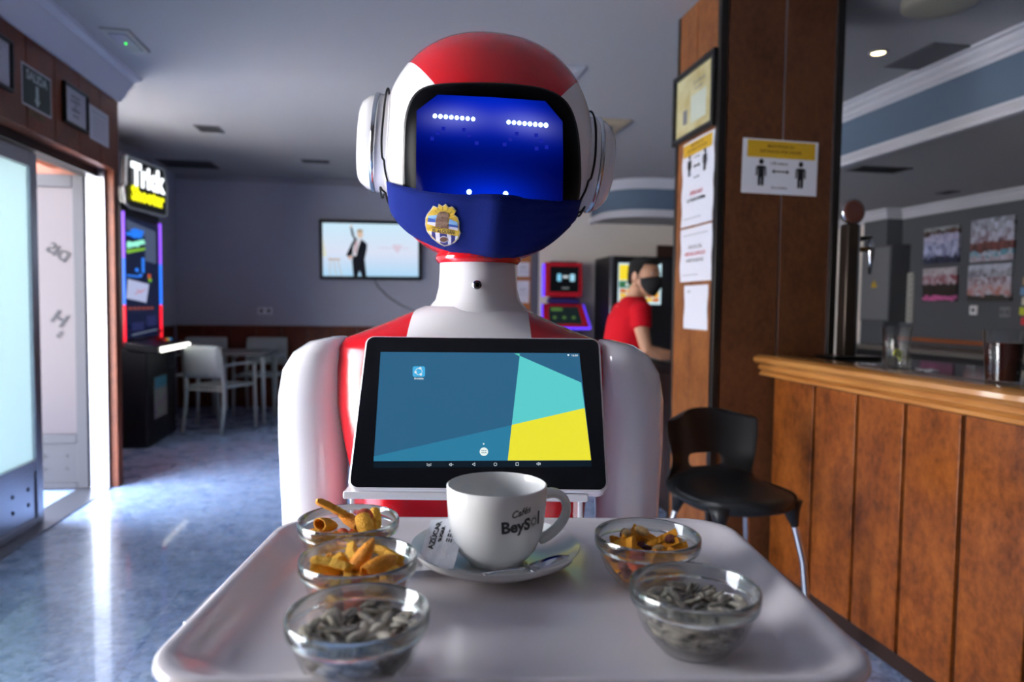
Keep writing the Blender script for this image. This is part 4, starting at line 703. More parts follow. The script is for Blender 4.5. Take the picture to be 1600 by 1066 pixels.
BL = {'mixA': ('small round glass bowl of orange snack mix, farthest of the left row', 'the far left bowl'), 'mixB': ('small round glass bowl of orange snack mix, middle of the left row', 'the middle left bowl'),
      'seedsA': ('small round glass bowl of grey sunflower seeds at the near left of the tray', 'the near left bowl'), 'mixC': ('small round glass bowl of nuts and orange crackers right of the cup', 'the far right bowl'),
      'seedsB': ('small round glass bowl of grey sunflower seeds at the right of the tray', 'the near right bowl')}
def ellv(a, b, c, n=10, m=7, f=None):
    R = []
    for j in range(m+1):
        v = -pi/2+pi*j/m; v = max(min(v, 1.5), -1.5)
        ring = []
        for i in range(n):
            u = 2*pi*i/n; p = [a*sin(v), b*cos(v)*cos(u), c*cos(v)*sin(u)]
            ring.append(f(*p) if f else p)
        R.append(ring)
    return MB().rings(R)
def randmat(name, cols, rough, stripes=None, bump=None):
    m = mat(name, cols[0], rough, bump=bump); N = m.node_tree.nodes; L = m.node_tree.links; b = N['Principled BSDF']
    o = N.new('ShaderNodeObjectInfo'); r = N.new('ShaderNodeValToRGB'); L.new(o.outputs['Random'], r.inputs[0]); e = r.color_ramp.elements
    e[0].color = (*lin(cols[0]), 1); e[1].color = (*lin(cols[-1]), 1)
    for i, c in enumerate(cols[1:-1]): q = e.new((i+1)/(len(cols)-1)); q.color = (*lin(c), 1)
    src = r.outputs[0]
    if stripes:
        t = N.new('ShaderNodeTexCoord'); mp = N.new('ShaderNodeMapping'); mp.inputs['Scale'].default_value = stripes[0]; L.new(t.outputs['Object'], mp.inputs[0])
        n = N.new('ShaderNodeTexNoise'); n.inputs['Scale'].default_value = 1; n.inputs['Detail'].default_value = 3; L.new(mp.outputs[0], n.inputs[0])
        q = N.new('ShaderNodeValToRGB'); L.new(n.outputs[0], q.inputs[0]); q.color_ramp.elements[0].position = .45; q.color_ramp.elements[1].position = .62
        mx = N.new('ShaderNodeMix'); mx.data_type = 'RGBA'; L.new(q.outputs[0], mx.inputs[0]); L.new(src, mx.inputs[6]); mx.inputs[7].default_value = (*lin(stripes[1]), 1); src = mx.outputs[2]
    L.new(src, b.inputs['Base Color']); return m
M_seed = randmat('seed_husk', [(148, 140, 130), (76, 72, 72), (176, 168, 150), (108, 102, 96), (214, 204, 182), (128, 120, 112)], .8, ((90, 700, 700), (208, 198, 178)), bump=(500, .4))
M_corn = randmat('corn_snack', [(248, 172, 30), (240, 150, 24), (252, 188, 44), (232, 136, 28)], .6, bump=(420, .5))
M_corn2 = randmat('golden_snack', [(242, 182, 60), (250, 190, 56), (228, 154, 46)], .65, bump=(420, .5))
M_pea = randmat('peanut_skin', [(214, 176, 116), (226, 190, 132), (176, 120, 70)], .5, bump=(300, .3))
M_ball = randmat('coated_peanut', [(222, 92, 40), (208, 78, 34), (230, 112, 50)], .5, bump=(600, .6))
M_nut = randmat('roasted_nut', [(112, 52, 36), (92, 40, 30), (138, 66, 44)], .5, bump=(400, .5))
seedf = lambda x, y, z: (x, y*(1-.42*max(x/.0095, 0)**1.6), z*(1-.3*max(x/.0095, 0)))
def cone_mesh():
    R = []; n = 16; prof = [(-.0150, .0046, .0062), (-.0152, .0052, .0070), (-.008, .0060, .0078), (0, .0058, .0076), (.008, .0038, .0052), (.014, .0014, .002), (.0155, .0003, .0005)]
    inner = [(-.0150, .0044, .0058), (-.008, .0050, .0066), (0, .0046, .0062), (.006, .0030, .0042), (.0085, .0003, .0005)]
    for x, b, a in prof[::-1]: R.append([(x, a*cos(t), b*sin(t)*(1.0)) for t in [2*pi*i/n for i in range(n)]])
    for x, b, a in inner: R.append([(x, a*cos(t), b*sin(t)) for t in [2*pi*i/n for i in range(n)]])
    return MB().rings(R)
def stick_mesh():
    R = []
    for j in range(13):
        x = -.0170+.034*j/12; k = min(1, .55+min(j, 12-j)*.35); w_ = 1+.05*sin(j*1.9)
        R.append([(x, .0042*k*w_*(1+.17*cos(4*t))*cos(t)+.0012*sin(j*.45), .0034*k*w_*(1+.17*cos(4*t))*sin(t)) for t in [2*pi*i/16 for i in range(16)]])
    return MB().rings(R)
PIECE = {
 's': ('sunflower_seed', lambda: ellv(.0095, .0044, .0023, 10, 8, seedf), M_seed, 'seed', 'grey sunflower seed'),
 'c': ('corn_cone', cone_mesh, M_corn, 'snack', 'hollow orange corn cone crisp'),
 'k': ('corn_stick', stick_mesh, M_corn2, 'snack', 'ridged golden corn stick'),
 'p': ('peanut', lambda: ellv(.0070, .0043, .0041, 12, 9, lambda x, y, z: (x, y*(1-.1*cos(x*400)), z)), M_pea, 'nut', 'pale shelled peanut'),
 'b': ('coated_peanut', lambda: ellv(.0080, .0074, .0074, 14, 10), M_ball, 'snack', 'round orange coated peanut'),
 'r': ('roasted_nut', lambda: ellv(.0063, .0050, .0034, 12, 8, lambda x, y, z: (x, y, z+.0008*cos(x*600))), M_nut, 'nut', 'red brown roasted nut'),
 't': ('corn_triangle', lambda: MB().prism([(-.0128, -.0100), (-.0128, 0), (-.0128, .0100), (-.003, .0062), (.004, .0052), (.0105, .0040), (.0150, 0), (.0105, -.0040), (.004, -.0052), (-.003, -.0062)], -.0028, .0028, lambda u, v, z: (u, v, z+.0011*cos(u*420))), M_corn, 'snack', 'ridged orange corn triangle')}
PM = {}
for k, (nm, fn, m_, cat, lb) in PIECE.items():
    o = fn().build(nm, m_, None, smooth=(True if k in 'sprb' else 50)); PM[k] = (o.data, m_)
    if k == 't': pass
    bpy.data.objects.remove(o)
EXTRA = {'mixA': [('c', (-.018, -.004, .042), (.9, .1, .25, .5)), ('c', (.016, -.014, .041), (.75, .2, .1, -.6)), ('k', (-.016, .012, .053), (.95, .05, .28, .12)), ('c', (-.002, .020, .040), (.3, .2, .1, .9)), ('b', (.014, .012, .044), (1, 0, 0, 0))],
 'mixB': [('c', (.004, .004, .045), (.85, .1, -.35, .35)), ('c', (.018, -.012, .042), (.9, .3, 0, .35)), ('k', (-.020, -.006, .043), (.98, .1, .05, -.12)), ('k', (-.006, .020, .043), (.6, .1, .1, .7)), ('k', (.022, .016, .041), (.9, .2, 0, -.3))],
 'mixC': [('p', (-.012, .022, .040), (.8, .1, .1, .4)), ('p', (.004, .024, .041), (.9, .1, .1, -.3)), ('t', (-.018, -.012, .037), (.6, .5, .1, .6)), ('r', (.024, .004, .039), (1, .2, 0, 0))]}
for key, (bx, by) in BW.items():
    bowl(BL[key][0], bx, by); o0 = GW(bx, by, TZ)
    items = []
    for it in PILES[key].split(';'):
        n_ = [int(a) for a in it[1:].strip(',').split(',')]; items.append((it[0], Vector(n_[:3])/1e4, Quaternion([a/100 for a in n_[3:]]).normalized()))
    items += [(k, Vector(p), Quaternion(q).normalized()) for k, p, q in EXTRA.get(key, [])]; items.sort(key=lambda t: -t[1].z)
    lim = 150 if key.startswith('seeds') else 999; rest = MB()
    for i, (k, p, q) in enumerate(items):
        nm, fn, m_, cat, lb = PIECE[k]
        if i < lim:
            o = bpy.data.objects.new(nm, PM[k][0]); COL.objects.link(o); o.matrix_world = Matrix.Translation(o0+p) @ q.to_matrix().to_4x4()
            lx_ = p.x*cos(YAW)-p.y*sin(YAW); ly_ = p.x*sin(YAW)+p.y*cos(YAW)
            sec = 'middle' if hypot(lx_, ly_) < .010 else ('right', 'back right', 'back', 'back left', 'left', 'front left', 'front', 'front right')[int(((atan2(ly_, lx_)+pi/8) % (2*pi))/(pi/4)) % 8]
            lev = 'on top' if i < len(items)*.22 else 'half buried' if i < len(items)*.5 else 'low'
            tag(o, f'{lb}, {lev} at the {sec} of {BL[key][1]}', cat, f'{nm.replace("_", " ")}s in {BL[key][1]}')
            if k == 'c' and False: pass
        else:
            me = PM[k][0]; X = q.to_matrix(); rest.add([X @ v.co+p for v in me.vertices], [tuple(f.vertices) for f in me.polygons])
    if rest.v:
        o = rest.build('sunflower_seeds', M_seed, None, smooth=True, loc=tuple(o0)); tag(o, 'grey sunflower seeds at the bottom of '+BL[key][1], 'seeds', None, 'stuff')
# ================================================================= bar stools
def stool(label, x, y, rz):
    s = thing('bar_stool', label, 'stool', (x, y, 0), rz, 'black plastic stools by the bar')
    # profile along the shell: front lip -> seat -> back
    P = [(-.228, .585, .070), (-.226, .602, .085), (-.205, .610, .128), (-.160, .612, .168), (-.09, .607, .200), (.0, .603, .212), (.08, .606, .208), (.130, .616, .198), (.160, .632, .188), (.173, .648, .182), (.189, .694, .180), (.197, .735, .190), (.203, .775, .198), (.208, .815, .202), (.210, .840, .198), (.2105, .858, .178), (.210, .869, .130)]
    nu = 10; mb = MB(); V = []
    for j, (yy, zz, hw) in enumerate(P):
        bk_ = max(0, min(1, (zz-.615)/.06)) if j > 6 else 0
        for i in range(nu+1):
            u = i/nu*2-1; au = abs(u)
            x_ = hw*u
            if j < 4: yo = .030*au**2.2
            else: yo = 0
            zo = -(.028*au**5)*(1-bk_)+(.006*au**2)*(1-bk_) if j > 1 else -.01*au**4
            yb = -.085*au**2.3*bk_
            zt_ = -.020*au**3 if j >= 15 else 0
            V.append((x_, yy+yo+yb, zz+zo+zt_))
    F = []
    for j in range(len(P)-1):
        for i in range(nu):
            if j == 9 and 3 <= i <= 6: continue
            if j in (9,) and False: continue
            F.append((j*(nu+1)+i, j*(nu+1)+i+1, (j+1)*(nu+1)+i+1, (j+1)*(nu+1)+i))
    sh = mb.add(V, F).build('seat_shell', mat('black_satin_plastic', (24, 25, 27), .42, spec=.45), s, smooth=True)
    q = sh.modifiers.new('thick', 'SOLIDIFY'); q.thickness = .007; q.offset = -1; q = sh.modifiers.new('sub', 'SUBSURF'); q.levels = 1; q.render_levels = 3
    ap = MB(); R = []
    for a, z in ((1.0, .603), (1.0, .59), (.985, .572), (.93, .562)):
        R.append([(a*.196*se(cos(t), .8), a*.19*se(sin(t), .8)-.02, z) for t in [2*pi*i/36 for i in range(36)]])
    ap.rings(R, False, True); ap.build('seat_apron', mat('black_satin_plastic'), s, smooth=40)
    for sx_ in (-1, 1):
        for sy_ in (-1, 1):
            x0, y0 = sx_*.140, sy_*.125-.015
            lg = MB().tube([(x0, y0, .585), (x0*1.09, y0+.012*sy_, .50), (x0*1.25, y0+.032*sy_, .38), (x0*1.33, y0+.045*sy_, .22), (x0*1.36, y0+.055*sy_, .02)], .0115, 12).build('leg', M_chrome, s, smooth=40)
            MB().lathe([(.014, 0), (.014, .02), (.0118, .028)], 14, (x0*1.36, y0+.055*sy_, 0), 'z', True, True).build('foot_cap', M_blackplastic, lg)
            MB().tube([(x0, y0, .585), (x0*1.03, y0+.005*sy_, .548), (x0*1.09, y0+.012*sy_, .500)], [.042, .026, .0125], 12).build('leg_socket', mat('black_satin_plastic'), s, smooth=True)
    MB().tube([(.185, -.175, .24), (.185, .135, .24)], .007, 8).build('footrest', M_chrome, s); MB().tube([(-.185, -.175, .24), (-.185, .135, .24)], .007, 8).build('footrest', M_chrome, s)
    return s
stool('black plastic bar stool with slotted backrest standing before the panelled bar', 1.195, 2.30, radians(8))
stool('black plastic bar stool cut off at the right edge of the photo', 1.455, 1.03, radians(170))
# ================================================================= posters and frames on the column
def plane_map(o, ux, uy, n):
    o, ux, uy, n = map(Vector, (o, ux, uy, n)); return lambda u, v, d=0: o+ux*u+uy*v+n*d
def rectp(mb, f, x0, x1, y0, y1, d): return mb.add([f(x0, y0, d), f(x1, y0, d), f(x1, y1, d), f(x0, y1, d)], [(0, 1, 2, 3)])
def sheet(name, label, cat, f, w, h, m=None, thick=.0012, group=None, wave=0):
    mb = MB(); n = 12; R = []
    for k in range(n+1):
        v = -h/2+h*k/n; wv = lambda u: (.5+.5*sin(v*40+u*14))*wave
        R.append([f(-w/2, v, wv(-w/2)), f(-w/4, v, wv(-w/4)), f(0, v, wv(0)), f(w/4, v, wv(w/4)), f(w/2, v, wv(w/2)), f(w/2, v, wv(w/2)+thick), f(w/4, v, wv(w/4)+thick), f(0, v, wv(0)+thick), f(-w/4, v, wv(-w/4)+thick), f(-w/2, v, wv(-w/2)+thick)])
    mb.rings(R); return tag(mb.build(name, m or M_paper), label, cat, group)
def lettering(par, f, items, m, d, name='lettering'):
    for s_, x, y, sz, bo in items:
        mb = MB(); text(mb, s_, sz, lambda u, v: f(x+u, y+v, d), bold=bo); mb.build(name, m, par)
def man(mb, f, x, y, s, d):
    P = lambda pts: mb.add([f(x+a*s, y+b*s, d) for a, b in pts], [tuple(range(len(pts)))])
    P(circ(0, .86, .105, .115, 20)); P(rrect(-.22, .22, .30, .70, .10, 4)[0:12]+[(-.22, .30), (.22, .30)] if False else rrect(-.135, .135, .22, .70, .05, 4))
    for k in (-1, 1):
        P([(k*.12, .70), (k*.17, .69), (k*.225, .63), (k*.235, .30), (k*.20, .275), (k*.165, .30), (k*.155, .60), (k*.12, .64)]); P([(k*.015, .24), (k*.015, -.08), (k*.045, -.11), (k*.095, -.11), (k*.125, -.08), (k*.135, .24)])
def arrow(mb, f, x, y, l, d):
    for k in (-1, 1): mb.add([f(x+k*l/2, y, d), f(x+k*(l/2-.014), y+.011, d), f(x+k*(l/2-.014), y-.011, d)], [(0, 1, 2)])
    rectp(mb, f, x-l/2+.012, x+l/2-.012, y-.0035, y+.0035, d)
M_yel = mat('sign_yellow', (204, 160, 30), .7); M_redp = mat('print_red', (190, 50, 60), .7)
W_ = .372; H_ = .245
f = plane_map((1.734, 2.9695, 1.894), (1, 0, -.012), (0.012, 0, 1), (0, -1, 0))
s1 = sheet('distance_sign', 'landscape distance sign with yellow header on the dark column front', 'sign', f, W_, H_)
mb = MB(); rectp(mb, f, -W_/2+.022, W_/2-.014, .040, H_/2-.006, .0016); mb.build('header_band', M_yel, s1)
lettering(s1, f, [('MANTENGA SU', 0, .092, .019, .0004), ('DISTANCIA POR FAVOR', 0, .068, .019, .0004)], mat('brown_print', (96, 70, 16), .8), .0020)
lettering(s1, f, [('1,50 metros', -.006, .016, .018, .0004), ('EN LA BARRA', 0, -.094, .013, .0003)], M_print, .0018)
for x_, y_ in ((-.093, -.075), (.103, -.078)): mb = MB(); man(mb, f, x_, y_, .112, .0018); mb.build('figure_pictogram', M_print, s1)
mb = MB(); arrow(mb, f, .003, -.020, .088, .0018); mb.build('arrow_pictogram', M_print, s1)
# left face of column: X = 1.434, u runs towards the camera (-Y)
X0 = 1.4335
f = plane_map((X0, 3.18, 1.856), (0, -1, 0), (0, 0, 1), (-1, 0, 0))
s2 = sheet('distance_notice', 'portrait notice with yellow header and red line on the column side', 'sign', f, .352, .412, wave=.006)
mb = MB(); rectp(mb, f, -.160, .160, .135, .195, .0080); mb.build('header_band', M_yel, s2)
lettering(s2, f, [('MANTENGA SU', 0, .180, .020, .0004), ('DISTANCIA POR FAVOR', 0, .157, .020, .0004)], mat('brown_print'), .0084)
lettering(s2, f, [('1,50 metros', 0, .118, .014, .0002), ('EN LA MESA', 0, .020, .012, .0002), ('SU TURNO DE MESA', 0, -.085, .022, .0005)], M_print, .0080)
lettering(s2, f, [('ESPERE AQUÍ', 0, -.052, .024, .0004)], M_redp, .0080)
for x_ in (-.085, .085): mb = MB(); man(mb, f, x_, .045, .095, .008); mb.build('figure_pictogram', M_print, s2)
mb = MB(); arrow(mb, f, 0, .075, .07, .008); mb.build('arrow_pictogram', M_print, s2)
mb = MB(); rectp(mb, f, -.14, .06, -.172, -.169, .008); mb.build('rule_line', mat('grey_print', (120, 120, 124), .8), s2)
f = plane_map((X0, 3.18, 1.508), (0, -1, 0), (0, 0, 1), (-1, 0, 0))
s3 = sheet('gel_notice', 'white notice about hand gel below the yellow one on the column side', 'sign', f, .352, .262, wave=.005)
lettering(s3, f, [('UTILICE EL GEL', 0, .035, .023, .0003), ('ANTES DE ENTRAR', 0, -.030, .023, .0003)], mat('grey_print'), .0072); lettering(s3, f, [('HIDROALCOHÓLICO', 0, .002, .024, .0004)], M_redp, .0072)
mb = MB(); rectp(mb, f, -.14, .14, .095, .0975, .0072); rectp(mb, f, -.14, .04, -.1, -.0975, .0072); mb.build('rule_line', mat('grey_print'), s3)
f = plane_map((X0, 3.165, 1.252), (0, -1, 0), (0, 0, 1), (-1, 0, 0))
s4 = sheet('menu_card', 'small white menu card, lowest paper on the column side', 'sign', f, .262, .212, wave=.004)
lettering(s4, f, [('MENÚ', -.07, .075, .014, .0002)], mat('grey_print'), .006)
def framed(name, label, f, w, h, m_frame, m_paper, fw=.018, cat='picture frame', depth=.02, group=None):
    mb = MB(); R = []
    for o_, d in ((0, 0), (0, depth), (fw*.5, depth+.003), (fw, depth), (fw, .006)): R.append([f(a*(w/2-o_), b*(h/2-o_), d) for a, b in ((-1, -1), (1, -1), (1, 1), (-1, 1))])
    t = thing(name, label, cat, group=group); mb.rings(R, True, False); mb.build('frame', m_frame, t)
    rectp(MB(), f, 0, 0, 0, 0, 0); q = rectp(MB(), f, -w/2+fw, w/2-fw, -h/2+fw, h/2-fw, .0075).build('print', m_paper, t)
    return t
M_parch = mat('parchment', (206, 198, 154), .8, noise=(9, (180, 164, 110), 5))
f = plane_map((X0, 3.235, 2.248), (0, -1, .002), (0, 0, 1), (-1, 0, 0))
fr = framed('framed_certificate', 'black framed parchment certificate high on the column side', f, .47, .345, M_blackplastic, M_parch, .028)
mb = MB(); rectp(mb, f, -.03, .14, -.10, .03, .009); mb.build('pale_patch', mat('certificate_patch', (196, 202, 186), .8), fr)
mb = MB(); rectp(mb, f, -.12, -.07, -.09, -.02, .009); mb.build('stamp_block', mat('grey_print'), fr)
lettering(fr, f, [('Certificado', .06, .085, .03, .0002), ('de calidad', .06, .055, .022, .0002)], mat('grey_print'), .009)
# left wall signs: X = -1.81, u runs away from the camera (+Y)
def lw(y, z): return plane_map((-1.809, y, z), (0, 1, 0), (0, 0, 1), (1, 0, 0))
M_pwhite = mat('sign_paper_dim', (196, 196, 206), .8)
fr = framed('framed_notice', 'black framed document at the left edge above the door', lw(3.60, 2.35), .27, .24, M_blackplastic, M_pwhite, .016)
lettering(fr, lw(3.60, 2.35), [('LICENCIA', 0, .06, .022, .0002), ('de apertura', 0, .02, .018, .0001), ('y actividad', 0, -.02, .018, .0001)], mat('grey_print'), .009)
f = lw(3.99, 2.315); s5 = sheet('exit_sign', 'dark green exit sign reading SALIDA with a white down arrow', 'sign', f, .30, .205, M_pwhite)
mb = MB(); rectp(mb, f, -.142, .142, -.094, .094, .0016); mb.build('green_field', mat('sign_dark_green', (34, 52, 48), .6), s5)
lettering(s5, f, [('SALIDA', 0, .055, .064, .002)], mat('sign_pale_print', (176, 190, 190), .7), .0020)
mb = MB(); rectp(mb, f, -.014, .014, -.055, .02, .0022); mb.add([f(-.03, -.05, .0022), f(.03, -.05, .0022), f(0, -.085, .0022)], [(0, 1, 2)]); mb.build('down_arrow', mat('sign_pale_print'), s5)
f = lw(3.98, 2.187); s6 = sheet('small_plate', 'small dull brass coloured plate under the exit sign', 'sign', f, .17, .032, mat('ochre_plate', (92, 70, 34), .6))
lettering(s6, f, [('SALIDA', 0, 0, .022, .0004)], M_print, .0016)
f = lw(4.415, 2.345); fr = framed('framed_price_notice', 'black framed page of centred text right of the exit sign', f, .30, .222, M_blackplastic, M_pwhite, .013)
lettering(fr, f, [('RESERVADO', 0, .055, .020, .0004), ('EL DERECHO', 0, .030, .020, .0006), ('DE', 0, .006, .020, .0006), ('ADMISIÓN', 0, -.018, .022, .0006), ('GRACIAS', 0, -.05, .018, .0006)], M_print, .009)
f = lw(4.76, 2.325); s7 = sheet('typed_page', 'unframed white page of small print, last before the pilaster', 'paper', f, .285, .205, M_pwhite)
lettering(s7, f, [('HOJAS DE RECLAMACIONES', 0, .07, .016, .0002)]+[('este establecimiento dispone de', 0, .04-.022*k, .014, .0001) for k in range(6)], mat('grey_print'), .0016)
# ================================================================= ceiling fittings
M_vent = mat('vent_grey', (92, 92, 98), .6); M_ventd = mat('vent_dark', (40, 40, 44), .7); M_ventw = mat('vent_white', (170, 168, 162), .6)
def vent(label, x, y, sx_, sy_, z=2.72, n=8, m=M_vent, rz=0, along='x'):
    t = thing('ceiling_vent', label, 'vent', (x, y, z), rz, 'ceiling vents')
    f_ = MB(); a, b = sx_/2, sy_/2; w_ = .018
    f_.box(-a, a, -b, -b+w_, -.008, 0).box(-a, a, b-w_, b, -.008, 0).box(-a, -a+w_, -b+w_, b-w_, -.008, 0).box(a-w_, a, -b+w_, b-w_, -.008, 0); f_.build('frame', m, t, bevel=.002)
    box('backing', -a+w_, a-w_, -b+w_, b-w_, -.0015, 0, M_ventd, t)
    for k in range(n):
        if along == 'x':
            y_ = -b+w_+(2*b-2*w_)*(k+.5)/n; MB().box(-a+w_, a-w_, -.004, .004, -.001, .001, Matrix.Translation((0, y_, -.0055)) @ Matrix.Rotation(radians(35), 4, 'X')).build('slat', m, t)
        else:
            x_ = -a+w_+(2*a-2*w_)*(k+.5)/n; MB().box(-.004, .004, -b+w_, b-w_, -.001, .001, Matrix.Translation((x_, 0, -.0055)) @ Matrix.Rotation(radians(35), 4, 'Y')).build('slat', m, t)
    return t
vent('slatted grey vent in the ceiling beside the bar beam', 3.03, 3.66, .24, .40, along='y', n=9)
vent('small grey vent in the ceiling near the left wall pilaster', -1.56, 6.38, .20, .24, n=5)
vent('wide grey vent in the ceiling over the arcade corner', -2.18, 8.05, .55, .40, n=8)
vent('narrow grey vent in the ceiling above the television', -.81, 7.58, .28, .14, n=3)
vent('dark vent in the lowered ceiling right of the column', 3.60, 4.78, .42, .20, z=2.31, n=4)
vent('tiny dark vent in the lowered ceiling over the photos', 4.87, 5.55, .12, .16, z=2.31, n=3)
cs = thing('cassette_air_unit', 'square beige ceiling air unit behind the robot head at right', 'air unit', (1.42, 5.75, 2.72))
q = MB(); q.rings([[(a*s_, b*s_, z) for a, b in ((-1, -1), (1, -1), (1, 1), (-1, 1))] for s_, z in ((.42, 0), (.42, -.012), (.39, -.025), (.34, -.03))]); q.build('casing', mat('beige_plastic', (176, 160, 136), .6), cs)
for s_ in (.30, .20, .10):
    m_ = MB(); 
    for a in range(4): m_.box(-s_, s_, s_-.02, s_, -.036, -.030, Matrix.Rotation(a*pi/2, 4, 'Z'))
    m_.build('louvre_ring', M_vent if s_ != .2 else M_ventw, cs)
pt = thing('access_panel', 'white square ceiling panel just behind the robot head', 'panel', (1.0, 4.36, 2.72))
q = MB(); q.rings([[(a*s_, b*s_, z) for a, b in ((-1, -1), (1, -1), (1, 1), (-1, 1))] for s_, z in ((.15, 0), (.15, -.012), (.135, -.016))]); q.build('cover', mat('white_panel', (190, 190, 196), .6), pt)
q = MB(); q.rings([[(a*s_, b*s_, z) for a, b in ((-1, -1), (1, -1), (1, 1), (-1, 1))] for s_, z in ((.11, -.016), (.11, -.020), (.10, -.022))]); q.build('diffuser', mat('pale_diffuser', (206, 206, 210), .5), pt)
em = thing('emergency_light', 'recessed emergency light with a small green indicator on the ceiling', 'light', (-1.50, 4.33, 2.72), 0)
q = MB(); q.rings([[(a*x_, b*y_, z) for a, b in ((-1, -1), (1, -1), (1, 1), (-1, 1))] for x_, y_, z in ((.075, .17, 0), (.075, .17, -.01), (.066, .16, -.014))]); q.build('housing', M_ventw, em)
q = MB(); q.prism(rrect(-.05, .05, -.14, .14, .02), -.02, -.013, lambda u, v, z: (u, v, z)); q.build('lens', mat('pale_lens', (150, 156, 166), .2), em)
MB().lathe([(.006, -.024), (.006, -.019)], 10, (0, 0, 0), 'z', True, True).build('indicator', emis('green_led', (40, 255, 80), 3), em)
dl = thing('downlight', 'round warm ceiling spotlight glowing beside the vent at right', 'light', (2.72, 3.655, 2.72))
MB().lathe([(.052, 0), (.052, -.006), (.040, -.010), (.036, -.004)], 28).build('trim_ring', M_ventw, dl, smooth=True)
MB().lathe([(.036, -.0045), (.02, -.009), (.001, -.010)], 24, cap1=True).build('lamp', emis('warm_lamp', (255, 226, 170), 14), dl, smooth=True)
ll = bpy.data.lights.new('downlight_beam', 'SPOT'); ll.energy = 14; ll.color = (1, .8, .55); ll.spot_size = radians(110); ll.spot_blend = .8; ll.shadow_soft_size = .035
lo = bpy.data.objects.new('downlight_beam', ll); COL.objects.link(lo); lo.location = (2.72, 3.655, 2.70)
dl2 = dup(dl); tag(dl2, 'added warm ceiling spotlight brightening the service side of the bar, unseen at right', 'light'); dl2.location = (4.45, 3.3, 2.31)  # unseen lamp, added with its beam to brighten the bar side
l2 = lo.copy(); l2.data = ll.copy(); l2.data.energy = 60; l2.data.spot_size = radians(150); COL.objects.link(l2); l2.location = (4.45, 3.3, 2.29)
sp_ = thing('round_ceiling_speaker', 'round cream ceiling fitting cut off by the top edge at right', 'light', (2.50, 2.95, 2.72))
MB().lathe([(.155, 0), (.16, -.01), (.158, -.045), (.14, -.055), (.10, -.058), (.001, -.06)], 36, cap1=True).build('body', mat('cream_plastic', (170, 164, 146), .5), sp_, smooth=True)
# ================================================================= things on the bar
def tumbler(name, x, y, r, h, label, fill=None):
    t = thing(name, label, 'glass', (x, y, 1.031))
    if fill:
        MB().lathe([(.001, .008), (r*.80-.0012, .008), (r*.945-.0012, h*.76), (.001, h*.76)], 36).build('drink', fill, t, smooth=40)
    MB().lathe([(.001, .007), (r*.80-.002, .007), (r-.0018, h-.001), (r-.0009, h), (r, h-.001), (r*.80, .002), (r*.78, 0), (.001, 0)], 44, cap0=True, cap1=True).build('tumbler_glass', M_glass, t, smooth=50)
    return t
g1 = tumbler('drinking_glass', 1.845, 2.315, .052, .150, 'empty clear tumbler holding a lemon wedge on a small saucer on the bar'); g1.location.z = 1.040
M_lem = mat('lemon_flesh', (196, 200, 120), .4); lm = thing('lemon_slice', 'pale lemon slice standing inside the empty tumbler', 'fruit', (1.848, 2.312, 1.078), .3)
q = MB(); q.prism([(0, .0)]+circ(0, 0, .026, n=18, a0=-.3, a1=pi+.3), -.003, .003, lambda u, v, z: (u*.8+v*.45, z, v*.85-u*.45)); q.build('flesh', M_lem, lm)
q = MB(); q.tube([(u*.8+v*.45, 0, v*.85-u*.45) for u, v in circ(0, 0, .0265, n=18, a0=-.3, a1=pi+.3)], .0028, 6); q.build('rind', mat('lemon_rind', (206, 206, 70), .5), lm)
ss = tag(MB().lathe([(.001, .002), (.03, .002), (.055, .006), (.06, .0085), (.0605, .0075), (.05, .002), (.03, 0), (.001, 0)], 40, (1.845, 2.315, 1.031)).build('glass_saucer', M_glass, None, smooth=True), 'small clear glass saucer under the lemon tumbler', 'saucer')
np_ = MB(); V = [(i*.02, j*.02, .0012+.0018*sin(i*2.1+j*1.3)) for j in range(7) for i in range(8)]; np_.add(V, [(j*8+i, j*8+i+1, j*8+i+9, j*8+i+8) for j in range(6) for i in range(7)])
o = np_.build('paper_napkin', M_paper, None, smooth=True, solid=.0008, loc=(1.815, 2.44, 1.031), rot=(0, 0, .4)); o.scale = (.6, .5, 1.6); tag(o, 'crumpled white napkin on the bar near the column', 'napkin')
o = o.copy(); COL.objects.link(o); o.location = (1.93, 2.20, 1.031); o.rotation_euler = (0, 0, 1.1); tag(o, 'flat white napkin on the bar right of the lemon tumbler', 'napkin')
g2 = tumbler('cola_glass', 1.768, 1.775, .054, .155, 'full tumbler of dark cola with lemon at the right edge of the bar', mat('cola', (40, 12, 6), .1, trans=0, coat=.3))
g2.location.z = 1.041
lm2 = tag(MB().tube([(x_, y_, 0) for x_, y_ in circ(0, 0, .018, n=14, a0=0, a1=pi*1.2)], .003, 6).build('lemon_slice', mat('lemon_rind'), None, loc=(1.768, 1.775, 1.041+.113)), 'lemon slice floating on the dark cola', 'fruit')
o = bpy.data.objects['paper_napkin'].copy(); COL.objects.link(o); o.location = (1.885, 1.62, 1.031); o.rotation_euler = (0, 0, .2); o.scale = (.5, .5, 1.4); tag(o, 'white napkin on the bar right of the cola glass', 'napkin')
